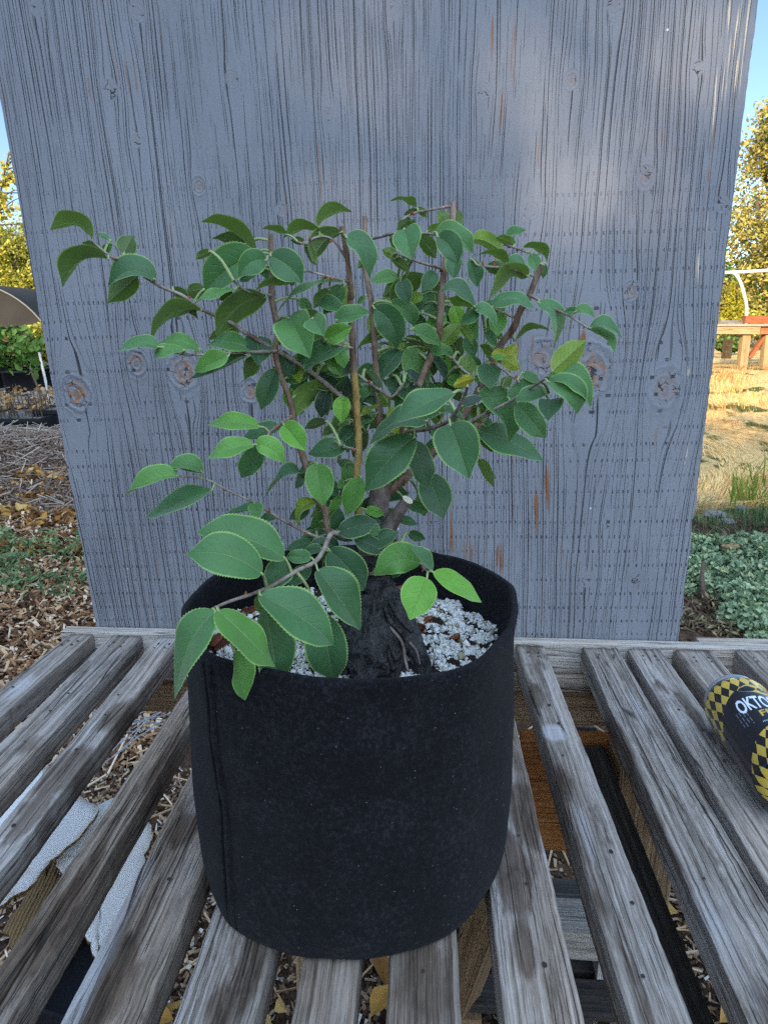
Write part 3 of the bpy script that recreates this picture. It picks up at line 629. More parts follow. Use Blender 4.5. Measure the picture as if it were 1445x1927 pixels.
# stems and twigs: (pixel polyline, Y at start, Y at end, radius in pixels at start and end, material, cut end)
STEMS = {
 'S1': ([(626, 1016), (616, 1002), (613, 965), (596, 929), (573, 862), (555, 792), (546, 753), (534, 707), (521, 660), (519, 618), (512.6, 562), (509.5, 494), (508.5, 440)], .485, .472, 8.5, 5.2, 'brown', 1),
 'S2': ([(686, 1010), (674, 965), (674.5, 896), (672, 848), (672.5, 776), (666, 682), (664, 650), (657, 572), (655, 547), (650, 485), (643.6, 426)], .488, .468, 8.5, 5.6, 'gold', 1),
 'S3': ([(712, 900), (709, 800), (709, 730), (705, 657), (699.6, 590), (693.4, 547), (690, 490), (687, 407)], .515, .545, 8, 4.6, 'brown', 1),
 'S4': ([(722, 920), (745, 850), (785, 750), (816, 651), (824, 609), (834.6, 547), (840, 495), (850, 424), (853, 382)], .505, .535, 9, 6.2, 'brown', 1),
 'S5': ([(728, 930), (775, 885), (845, 820), (905, 735), (936, 668), (948.5, 645), (967, 612), (979.7, 587), (996, 558), (1004.6, 529), (1020, 497)], .50, .47, 9, 6.0, 'brown', 1),
 'T1': ([(669, 775), (640, 745), (584, 699), (530, 665), (459.6, 624.6), (437, 608), (381, 583), (343.6, 556), (300, 538), (252, 507), (213, 486), (173, 453)], .49, .445, 5, 2.2, 'twig', 0),
 'T2': ([(521, 661), (470, 663), (424, 665), (360, 668), (330, 664)], .474, .440, 3.6, 2, 'twig', 0),
 'T3': ([(511, 556), (490, 553), (468, 549), (447, 535), (440, 528)], .472, .45, 3, 1.8, 'twig', 0),
 'T4': ([(655, 530), (640, 526), (610, 518), (575, 509)], .468, .45, 3, 1.8, 'twig', 0),
 'T4b': ([(650, 484), (625, 450), (597, 446), (574, 458), (560, 455)], .469, .46, 2.6, 1.6, 'twig', 0),
 'T5': ([(689, 452), (720, 444), (745, 439), (790, 439), (818, 441)], .535, .475, 3.4, 2.2, 'twig', 0),
 'T6': ([(851, 387), (830, 391), (787, 399), (770, 405), (756, 414)], .535, .515, 3, 1.8, 'twig', 0),
 'T7': ([(838, 508), (820, 502), (793, 495), (765, 485), (744, 476)], .53, .50, 3, 1.8, 'twig', 0),
 'T8': ([(966, 596), (945, 588), (923, 582), (892, 585)], .474, .455, 3, 1.8, 'twig', 0),
 'T9': ([(1003, 519), (984, 512), (957, 504), (925, 502), (897, 499)], .472, .46, 3, 1.8, 'twig', 0),
 'T10': ([(846, 450), (875, 447), (939, 458), (965, 465), (988, 474)], .53, .49, 2.8, 1.8, 'twig', 0),
 'T11': ([(998, 556), (1025, 571), (1047, 583), (1073, 596), (1106, 618)], .472, .45, 3, 1.8, 'twig', 0),
 'T12': ([(934, 670), (928, 680), (954, 701), (978, 720)], .476, .46, 3, 1.8, 'twig', 0),
 'T13': ([(850, 815), (900, 785), (960, 755), (995, 732), (1031, 709)], .49, .425, 4.2, 2.2, 'twig', 0),
 'T14': ([(722, 865), (745, 830), (770, 813), (814, 805), (843, 792), (861, 769.5), (874, 744.6), (880, 726)], .50, .40, 5.5, 2.8, 'twig', 0),
 'T15': ([(650, 1012), (625, 1003), (609, 1035), (592, 1058), (557, 1075), (517, 1099.5), (480, 1116), (437, 1130), (400, 1146)], .482, .365, 5.2, 3.2, 'twig', 0),
 'T16': ([(619, 1012), (596, 1010), (536, 981), (494, 955), (473, 943), (427, 922), (390, 902.6), (338, 896)], .484, .435, 3.2, 1.7, 'twig', 0),
 'T17': ([(549, 783), (530, 797), (511, 810), (504, 820), (494, 838)], .474, .435, 3.2, 2.0, 'twig', 0),
 'T18': ([(728, 1000), (760, 1030), (793, 1064), (805, 1076)], .49, .43, 3.6, 2.2, 'twig', 0),
 'T19': ([(845, 825), (886, 810), (921, 782)], .49, .47, 2.4, 1.6, 'twig', 0),
 'T20': ([(812, 660), (847, 672), (870, 695), (896, 714)], .53, .48, 3, 2, 'twig', 0),
 'T21': ([(664, 655), (640, 650), (610, 641)], .468, .45, 2.6, 1.8, 'twig', 0),
 'T22': ([(673, 846), (650, 841), (640, 836)], .48, .47, 2.4, 1.6, 'twig', 0),
 'T23': ([(673, 705), (715, 735), (738, 746), (760, 720)], .49, .50, 3, 1.8, 'twig', 0),
 'T24': ([(622, 1006), (640, 1002), (655, 995)], .483, .47, 2.6, 1.8, 'twig', 0),
}
BR = {}; SAMP = []      # samples along stems: pixel, 3-D point, name
for nm, (L, Y0, Y1, r0, r1, mt, cut) in STEMS.items():
    mb = MB(); P = pxpts(L, Y0, Y1); n = len(P)
    R = [(r0 + (r1 - r0) * i / (n - 1)) * depth(p) / FPX for i, p in enumerate(P)]
    mats = {'brown': Mbrown, 'gold': Mgold, 'twig': Mtwig}[mt]
    if cut:
        rj = np.random.RandomState(len(BR) + 5); P = [p + (rj.normal(0, .0011, 3) if 0 < i_ < n - 1 else 0) for i_, p in enumerate(P)]; R = [x * .88 * rj.uniform(.94, 1.08) for x in R]
    q = tube(mb, P, R, 12 if cut else 7, 0, 0, .20 if cut else .18, 190, True, True, 1 if cut else None, 8 if cut else 5)
    if nm == 'S2':      # upper third is grey brown, the rest golden
        k = 0
        for i, f in enumerate(mb.f):
            z = np.mean([np.concatenate(mb.v)[j][2] for j in f[:2]])
            if mb.m[i] == 0 and z > HB + .385: mb.m[i] = 2
    mb_b = mb
    # red buds along twigs
    rng = np.random.RandomState(len(BR) + 77)
    if not cut:
        for k in range(3):
            c = q[int(rng.uniform(.1, .95) * (len(q) - 1))]; d = unit(rng.normal(size=3)); tube(mb, [c, c + d * .0016, c + d * .0030], [.0008, .0009, .0002], 6, 2, sub=1)
    for f in range(1): pass
    BR[nm] = mb.build('branch' if cut else 'twig', [mats, Mcut, Mbrown if cut else Mbud], tree)
    for i, p in enumerate(q):
        dd = p - CAM; zc = depth(p); sx = 722.5 + FPX * dd[0] / zc; sy = 963.5 - FPX * (dd[1] * _sp + dd[2] * _cp) / zc
        SAMP.append((sx, sy, p, nm))
SXY = np.array([(a, b) for a, b, _, _ in SAMP])
SP3 = np.array([p for _, _, p, _ in SAMP])

# leaves: tile, base x y, tip x y, widest width (tile units), kind (t top / u underside), tint, depth offset in cm, [middle x y]
TILES = {1: (80, 380), 2: (360, 390), 3: (600, 360), 4: (880, 400), 5: (200, 620), 6: (430, 620), 7: (660, 620), 8: (850, 620), 9: (230, 860), 11: (480, 840), 12: (660, 900), 13: (300, 1040), 14: (500, 1020)}
LEAVES = """
1 450 345 75 255 120 u .3 0 300 200
1 560 475 360 368 80 u .1 .6
1 560 450 640 385 80 t .3 .5
1 740 470 825 300 190 u .1 .2
1 620 350 485 285 45 t 0 .3
1 600 520 190 775 165 u .15 -.2 340 545
1 1025 705 600 770 150 t .05 -.6 800 625
1 860 680 595 915 225 u .05 .6
1 1440 985 985 1250 175 u .15 -.4 1180 1010
1 1180 775 1410 1060 110 u .1 .8
1 1470 790 1290 830 150 u .05 -.1
1 1060 1315 675 1358 115 t .25 -.6 870 1280
1 1430 1335 1040 1290 125 t .25 .2 1230 1260
1 1290 1345 1010 1410 90 t .25 -1 1100 1350
2 590 410 90 135 115 u .15 .3 350 205
2 500 330 190 285 55 u .1 .6
2 590 440 125 775 330 t .05 -.6 330 560
2 680 480 430 635 230 t .1 -1.5 540 500
2 600 560 440 675 110 t .05 0
2 180 400 40 470 70 u .1 .4
2 720 440 1005 690 290 t .1 -1.2 890 540
2 830 600 620 600 140 t .05 1
2 920 700 585 750 70 u .05 .8 760 680
2 680 815 230 1180 225 u .2 -.5 420 910
2 400 750 0 880 60 t .2 -.2
2 400 790 250 840 80 u 0 .4
2 430 1120 160 1200 125 u .25 .8
2 605 1165 605 1440 260 t -.15 .9
2 580 1310 130 1260 115 t 0 .3 350 1225
2 870 250 645 195 65 u .05 .2
2 1180 245 835 285 75 u .1 0 1000 205
2 1030 320 900 300 65 u 0 .3
2 1030 340 1130 530 100 u .1 .3
2 1360 225 1105 500 150 u .2 -.3 1190 330
2 1380 690 780 960 75 t .1 -.3 1050 720
2 1370 710 1200 970 190 t 0 .7
2 1250 740 1110 920 70 u .15 .4
2 1190 990 930 1010 95 u .2 1
2 880 1005 1080 1368 370 t .05 -1.2
2 1100 1010 1205 1168 225 t .05 -1.9
2 830 1130 1000 1300 130 t .3 .6
3 150 1170 465 1098 150 t .15 -1.4
3 60 1345 300 1225 180 t .45 -.6
3 0 330 305 190 90 u .15 0 110 205
3 250 420 455 780 215 t .05 -1 400 520
3 430 620 350 700 80 u .5 .5
3 885 150 640 90 65 u .15 0 800 75
3 900 180 765 215 60 u .2 .2
3 890 150 985 235 70 u .15 .2
3 830 255 700 350 110 u .1 .4
3 830 265 870 355 90 u .1 .5
3 1180 300 1070 180 125 u .35 .5
3 1250 345 1275 165 90 u .4 .6
3 980 360 1180 310 80 u .3 .2
3 770 345 845 625 280 t 0 -1.2
3 1050 370 1390 560 165 t 0 -.5 1250 410
3 1075 410 1250 670 235 t 0 -1.2 1200 515
3 1230 600 1225 800 165 t .05 -.6
3 650 410 720 530 80 u .1 .3
3 900 400 1060 610 135 u .2 .3
3 710 600 570 530 100 u .4 0
3 650 610 820 740 90 u .1 .3
3 655 1000 960 750 170 u .15 -.5 785 850
3 1055 730 930 905 150 t -.05 .2
3 1090 930 1030 790 95 u .3 .4
3 1410 1050 1105 910 110 t -.05 -1 1250 890
3 1400 1040 1160 970 90 u .5 -.4
3 1445 1090 1285 1205 130 t -.1 -.8
3 500 1060 700 1430 270 t -.05 -1.2 660 1200
3 645 1010 860 1225 175 t .05 -.7 800 1090
3 830 1250 1105 1395 115 t .15 -.9
3 1110 1390 1290 1200 155 u .8 .2
3 1280 1220 1395 1395 90 u .8 0
3 620 1310 345 1440 90 u 0 .6 470 1350
3 420 950 350 1020 60 t .1 0
3 490 1310 500 1210 95 u .2 .5
3 600 1280 570 1190 70 u .2 .6
3 780 1330 960 1430 90 u .2 .3
4 300 350 20 250 160 u 1 -.2 150 255
4 360 470 85 390 90 u .3 -.3 250 380
4 430 290 255 225 90 u .3 .2
4 340 210 530 160 90 t .1 .1
4 495 325 715 455 70 u .25 -.1 640 340
4 575 375 640 540 125 t .1 .2
4 700 470 680 600 60 t .1 .5
4 370 500 150 500 130 u -.1 .4
4 360 470 530 530 75 t .05 .4 450 435
4 20 420 85 680 145 t -.15 .2
4 545 580 180 815 110 u .5 -.4 370 565
4 215 860 605 870 115 t .1 -.7 400 775
4 350 880 70 840 80 t -.1 .4
4 70 890 260 1050 90 t .2 -.9 165 900
4 285 900 270 1120 165 t .15 -.6
4 310 1140 140 1050 100 u .4 .5
4 640 820 755 1270 150 t .1 -.6 800 960
4 430 1165 740 1070 60 u .3 .6 580 1060
4 970 900 1140 950 80 t .1 -.2 1070 880
4 980 890 870 900 80 t .1 0
4 1110 1050 1395 1140 80 t .1 -.2 1250 1025
4 1100 1055 1335 1290 85 t .15 .1 1250 1150
4 765 1440 1075 1160 205 u 1.25 -.3
4 340 1330 430 1180 150 u 1.6 .3
4 310 1320 475 1430 130 u 1.6 0
4 220 1340 340 1240 100 u 1.5 .4
4 220 1310 360 1320 60 t .5 -.5
7 1250 310 1265 545 225 t -.2 -.8
5 1110 240 800 385 180 t .35 -.8
5 1280 240 760 450 110 t 0 -.1 1000 380
6 1060 150 680 390 200 t .15 -.3 850 230
6 480 190 560 450 140 t -.2 .5
5 1390 880 915 870 170 t .65 -.6 1150 840
5 1340 1045 905 1180 170 t .65 -.9 1130 1080
6 470 880 130 990 165 t -.25 .5
6 300 1060 120 1345 215 t -.2 .4
5 870 1290 560 1280 130 t .1 -.1 720 1225
9 510 170 30 350 200 t .3 -.2 270 225
6 430 360 295 725 205 t -.3 .4
6 275 230 145 455 130 u -.1 1.1
6 920 545 610 800 160 u .4 .2 720 575
6 890 540 840 800 165 t -.4 .6
6 1040 610 1025 850 165 t .95 -.4
6 1100 300 880 400 170 t -.4 .7
6 550 440 660 270 110 u 0 .6
6 1030 590 1080 420 170 t -.4 .8
6 500 860 700 1100 225 t .75 -.9
6 245 1045 513 1215 190 t .8 -1 380 1075
6 1070 1065 720 1130 190 t -.15 .3
6 890 830 690 900 80 u -.1 .8
6 1000 860 850 960 80 u -.1 1
6 1120 880 1000 1020 125 t -.4 1.2
6 1340 760 1075 930 130 t .2 -.5
11 455 295 80 475 90 t .05 .3 300 248
11 560 150 620 540 265 t .5 -.8
7 510 170 690 545 240 t .25 -.6
7 460 180 215 490 200 t -.3 .2
7 480 380 690 560 120 t -.4 1.2
7 730 230 930 270 90 t .2 -.2 830 190
7 740 240 880 490 110 t -.35 .3
7 1060 420 1060 215 190 u .7 .8
7 1120 445 930 510 95 u 2 -.3
7 940 570 390 850 205 t .05 -1.5 640 690
7 690 830 170 1045 225 t -.1 -.8 420 835
7 700 820 1080 890 130 t -.1 0 880 755
7 575 975 130 1470 330 t -.25 -1.6 340 1190
7 560 1010 700 1440 255 t -.35 -.6
7 900 865 1070 1355 420 t 0 -1.7
8 240 560 510 1025 250 t 0 -1.6 450 780
12 700 -40 840 370 300 t -.25 .3
7 1170 1170 1290 1430 110 u .6 .6
7 320 700 85 640 90 t -.2 .4
7 90 780 270 680 50 u 1.4 0
7 1000 700 1200 620 90 t -.4 .6
7 1100 690 1210 890 130 u .8 .8
7 1050 700 1040 830 60 u 2 .5
8 500 620 790 480 150 t 0 .7
8 880 570 570 650 110 t -.1 .8
8 640 390 800 470 90 t .05 .4
8 870 475 1130 765 230 t .25 -.6 1085 570
8 880 455 1250 710 160 t .05 .2 1120 480
8 880 640 870 830 235 t -.3 .2
8 580 670 850 985 230 t .15 .4
8 250 930 830 1190 255 t -.1 .9 520 1015
8 450 520 550 430 100 u .3 .4
8 350 555 525 565 60 u .4 .2
9 720 135 415 110 115 t .1 .2 560 80
9 815 305 215 550 170 t .15 -.3 540 410
9 1260 470 920 540 120 t .1 .3
9 1200 410 1225 570 140 t .15 -.2
9 1400 550 1245 560 70 t 0 .3
9 1474 915 690 675 330 t .1 -.3 1080 725
9 1270 1060 585 885 360 t .1 -1.2 930 885
11 300 1060 90 1280 250 t -.25 .8
11 515 1010 280 1000 130 t .15 .2
11 520 870 275 930 120 t -.15 .8
11 640 780 470 810 70 t -.15 .5
11 610 920 450 960 90 t -.2 .6
11 650 850 505 890 60 t -.25 .5
11 510 1090 300 1260 150 t -.25 .7
11 550 505 400 730 115 t 1.3 .3 420 570
11 600 580 495 655 50 u .4 .5
11 790 450 690 640 90 t .8 .2
11 810 320 740 370 90 t .3 .5
11 960 280 825 630 195 t .3 -.5
11 740 760 760 550 145 t -.35 .5
11 755 775 1110 680 205 t -.2 -.6
11 1000 570 1170 620 100 t .8 0
11 1010 900 1300 780 160 t -.3 -1.4
11 900 830 1190 960 150 t -.2 -1.2
11 960 690 1150 800 130 t -.1 -1.0
11 1080 430 1390 430 175 t -.25 .6
11 1180 300 1200 465 120 t .4 -.2
11 700 810 890 860 90 t -.35 .4
12 635 775 215 885 290 t .25 -.4 420 740
14 470 250 855 800 360 t .05 -.8 660 500
14 580 75 890 440 325 t -.1 0 760 250
14 -53 477 610 930 390 t .05 -1.2 330 690
14 480 640 625 1270 400 t -.05 .3
13 960 490 1090 1265 390 t -.15 .1
13 530 520 1050 1035 340 t .3 -.7 790 765
13 680 890 775 1340 160 t .25 .2
13 510 535 140 1330 310 t .15 -.4 265 850
13 900 390 920 560 110 u .1 .3
12 690 905 535 1285 320 t 1 -.7
12 745 850 1185 1125 185 t 1 -.3
12 740 840 540 610 100 t 0 .4
12 150 870 180 650 100 t -.3 .6
"""
LEAVES = [l.split() for l in LEAVES.strip().splitlines()]
rng = np.random.RandomState(21)
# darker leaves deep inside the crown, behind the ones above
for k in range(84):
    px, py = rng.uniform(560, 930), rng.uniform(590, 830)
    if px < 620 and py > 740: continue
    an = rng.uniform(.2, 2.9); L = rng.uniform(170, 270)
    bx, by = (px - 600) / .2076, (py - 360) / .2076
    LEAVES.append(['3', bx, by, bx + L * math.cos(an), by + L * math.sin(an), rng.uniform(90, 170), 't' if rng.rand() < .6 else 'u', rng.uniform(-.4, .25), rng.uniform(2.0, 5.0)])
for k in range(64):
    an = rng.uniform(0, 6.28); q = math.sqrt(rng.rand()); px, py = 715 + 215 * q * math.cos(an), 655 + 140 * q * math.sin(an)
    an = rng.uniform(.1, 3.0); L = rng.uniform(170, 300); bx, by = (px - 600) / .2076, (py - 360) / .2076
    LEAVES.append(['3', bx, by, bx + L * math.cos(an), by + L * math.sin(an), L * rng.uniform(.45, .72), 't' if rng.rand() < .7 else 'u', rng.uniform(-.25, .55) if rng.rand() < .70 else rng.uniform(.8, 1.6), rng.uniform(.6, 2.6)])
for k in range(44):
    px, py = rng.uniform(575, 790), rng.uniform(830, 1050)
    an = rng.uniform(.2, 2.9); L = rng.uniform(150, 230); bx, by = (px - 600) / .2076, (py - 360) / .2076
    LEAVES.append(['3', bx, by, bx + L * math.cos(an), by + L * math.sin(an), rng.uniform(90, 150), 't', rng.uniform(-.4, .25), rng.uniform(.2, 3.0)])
NL = 54
us = np.linspace(0, 1, NL + 1); us = us ** .9
XS = np.array([-1, -.90, -.55, -.10, 0, 0, .10, .55, .90, 1.0]); NX = len(XS)
def half_width(u):
    w = (np.clip(u, 0, 1) ** .60) * (np.clip(1 - u, 0, 1) ** .74) * (1 - .38 * sstep(.72, .97, u)); w = w / .399
    return np.clip(w, 0, 1)
FOL = {nm: MB() for nm in BR}; PET = {nm: MB() for nm in BR}
def add_leaf(rec, k):
    ti = int(rec[0]); f = [float(x) for x in rec[1:6]]; kind = rec[6]; tint = float(rec[7]); off = float(rec[8]) * .01
    x0, y0 = TILES[ti]; S = 300 / 1445.0
    cv = lambda a, b: (x0 + a * S, y0 + b * S)
    b, t = cv(f[0], f[1]), cv(f[2], f[3]); w = f[4] * S
    mid = cv(float(rec[9]), float(rec[10])) if len(rec) > 9 else None
    r = np.random.RandomState(500 + k)
    d2 = (SXY[:, 0] - b[0]) ** 2 + (SXY[:, 1] - b[1]) ** 2; i = int(np.argmin(d2)); sp = SP3[i]; nm = SAMP[i][3]
    Y = sp[1] + off
    B = atY(b[0], b[1], Y); zc = depth(B)
    chord = math.hypot(t[0] - b[0], t[1] - b[1])
    L = chord if mid is None else math.hypot(mid[0] - b[0], mid[1] - b[1]) + math.hypot(t[0] - mid[0], t[1] - mid[1])
    ratio = w / max(L, 1); Lr = L; dz = 0; roll = 0; wr = w
    if ratio > .66:
        Lr = w / .64; dz = math.sqrt(max(0, Lr * Lr - L * L))
        dz = -dz if kind == 't' else dz * .7
    else:
        wr = max(w, min(.60 * L, w / .30)); roll = math.acos(min(1, w / wr)) * .95
    sc = zc / FPX
    T = atY(t[0], t[1], Y + dz * sc * .9); 
    if mid is None:
        Mp = (B + T) / 2; ax = unit(T - B); vv = unit(CAM - Mp); nn = unit(vv - np.dot(vv, ax) * ax)
        bulge = r.uniform(.05, .13) * Lr * sc
        Mp = Mp + nn * bulge * (1 if kind == 't' else -.6) * .55 + np.array([0, 0, bulge * .25])
    else:
        Mp = atY(mid[0], mid[1], Y + dz * sc * .45 - (.10 if kind == 't' else -.05) * Lr * sc)
    Q = 2 * Mp - (B + T) / 2
    c = ((1 - us) ** 2)[:, None] * B + (2 * us * (1 - us))[:, None] * Q + (us ** 2)[:, None] * T
    dc = np.gradient(c, axis=0)
    fold = r.uniform(.14, .62) * (1 if kind == 't' else 1.0)
    hw = wr * sc * .5 / math.cos(fold * .8); ph = r.uniform(0, 6.28); wv = r.uniform(.05, .20); tw = r.uniform(-.35, .35); asy = r.uniform(.88, 1.12)
    sgn = None; V = np.zeros((NL + 1, NX, 3)); curl = r.uniform(-.25, .25)
    ax0 = unit(T - B); vv = unit(CAM - (B + T) / 2); n0 = unit(vv - np.dot(vv, ax0) * ax0); s0 = np.cross(ax0, n0)
    if sgn is None:
        best = None
        for sg in (1, -1):
            N = n0 * math.cos(roll) + sg * s0 * math.sin(roll)
            if kind == 'u': N = -N
            if best is None or N[2] > best[0]: best = (N[2], N)
        N0 = best[1]
    for j in range(NL + 1):
        a = unit(dc[j]); N = unit(N0 - np.dot(N0, a) * a); Sd = np.cross(a, N); ct, st_ = math.cos(tw * us[j]), math.sin(tw * us[j]); N, Sd = N * ct + Sd * st_, Sd * ct - N * st_
        if fold:
            pass
        tooth = 1.0 + (.035 if j % 2 else -.02) * (0 if us[j] < .08 else 1)
        h = half_width(us[j]) * hw
        for q, x in enumerate(XS):
            xx = x * (tooth if abs(x) == 1 else 1) * (asy if x > 0 else 2 - asy)
            wave = wv * hw * math.sin(us[j] * 8.5 + ph + (1.9 if x > 0 else 0)) * x * x * math.sin(math.pi * us[j])
            V[j, q] = c[j] + Sd * (xx * h * math.cos(fold)) + N * (abs(xx) * h * math.sin(fold) - .10 * x * x * h + wave + curl * h * x * .3)
    uv = np.zeros((NL + 1, NX, 2)); uv[..., 0] = XS[None, :] * .5 + .5; uv[..., 1] = us[:, None]
    F = [(j * NX + q, j * NX + q + 1, (j + 1) * NX + q + 1, (j + 1) * NX + q) for j in range(NL) for q in range(NX - 1) if q != 4]
    # make sure the face normals follow the leaf's upper side
    p = V[NL // 2]; fn = np.cross(p[6] - p[3], V[NL // 2 + 1][4] - p[4])
    if np.dot(fn, N0) < 0: F = [tuple(reversed(q)) for q in F]
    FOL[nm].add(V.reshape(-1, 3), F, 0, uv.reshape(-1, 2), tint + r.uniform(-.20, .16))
    gap = np.linalg.norm(sp - B)
    if .0008 < gap < .05:
        k0 = B + unit(dc[0]) * .0015; m0 = (sp + B) / 2 + np.array([0, 0, .12 * gap])
        rr = min(.0011, .0006 + gap * .02)
        tube(PET[nm], [sp, m0, B, k0], [rr * 1.15, rr, rr * .9, rr * .5], 6, 0, 0, sub=3)
for k, rec in enumerate(LEAVES): add_leaf(rec, k)

def m_leaf():
    a = NT('quince_leaf'); q = a.n('SeparateXYZ', {0: a.uv()}).outputs; t = a.attr(); o = a.obj()
    x = a.ma('ABSOLUTE', a.ma('MULTIPLY', a.ma('SUBTRACT', q[0], .5), 2.0)); v = q[1]
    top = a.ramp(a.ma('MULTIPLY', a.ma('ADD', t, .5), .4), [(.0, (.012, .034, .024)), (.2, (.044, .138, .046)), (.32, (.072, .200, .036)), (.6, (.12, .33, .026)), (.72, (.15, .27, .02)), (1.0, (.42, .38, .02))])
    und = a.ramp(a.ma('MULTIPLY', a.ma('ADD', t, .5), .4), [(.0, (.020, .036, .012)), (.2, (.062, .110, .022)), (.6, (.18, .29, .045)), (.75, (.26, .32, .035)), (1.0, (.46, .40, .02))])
    n1 = a.noise(o, 70, 5, .65); n2 = a.noise(o, 520, 3, .6)
    vein = a.ma('ABSOLUTE', a.ma('SINE', a.ma('MULTIPLY', a.ma('SUBTRACT', v, a.ma('MULTIPLY', x, .26)), 26.0)))
    vl = a.ma('MULTIPLY', a.ma('SUBTRACT', 1.0, a.step(.0, .28, vein)), a.ma('SUBTRACT', 1.0, a.step(.45, .85, x)))
    mid = a.ma('SUBTRACT', 1.0, a.step(.015, .05, x))
    edge = a.step(.895, .965, a.ma('ADD', x, a.ma('MULTIPLY', a.ma('SUBTRACT', n2, .5), .06)))
    back = a.n('NewGeometry').outputs['Backfacing']
    mott = a.n('CombineColor', {k: a.ma('ADD', .55, a.ma('ADD', a.ma('MULTIPLY', n1, .62), a.ma('MULTIPLY', n2, .28))) for k in (0, 1, 2)}).outputs[0]
    c = a.mix(back, top, und); c = a.mix(1.0, c, mott, 'MULTIPLY')
    c = a.mix(a.ma('MULTIPLY', vl, a.ma('ADD', .16, a.ma('MULTIPLY', back, .22))), c, (.16, .24, .09))
    c = a.mix(a.ma('MULTIPLY', mid, .38), c, (.20, .30, .11))
    c = a.mix(a.ma('MULTIPLY', edge, .66), c, (.28, .43, .12))
    hgt = a.ma('ADD', a.ma('MULTIPLY', vl, -.5), a.ma('ADD', a.ma('MULTIPLY', n2, .35), a.ma('MULTIPLY', mid, -1.0)))
    tc = a.mix(.5, c, (.20, .40, .02)); tc = a.mix(a.ma('MULTIPLY', edge, .5), tc, (.5, .6, .1))
    return a.done(c, .50, a.bump(hgt, .5, .0006), .42, .26, tc, Sheen_Weight=.15, Sheen_Roughness=.5)
Mleaf = m_leaf()
for nm in BR:
    if FOL[nm].n:
        for v_, uv_, t_ in zip(PET[nm].v, PET[nm].uv, PET[nm].t): FOL[nm].v.append(v_); FOL[nm].uv.append(uv_); FOL[nm].t.append(t_)
        FOL[nm].f += [[i + FOL[nm].n for i in q] for q in PET[nm].f]; FOL[nm].m += [1] * len(PET[nm].f)
        FOL[nm].build('foliage', [Mleaf, Mpet], BR[nm])
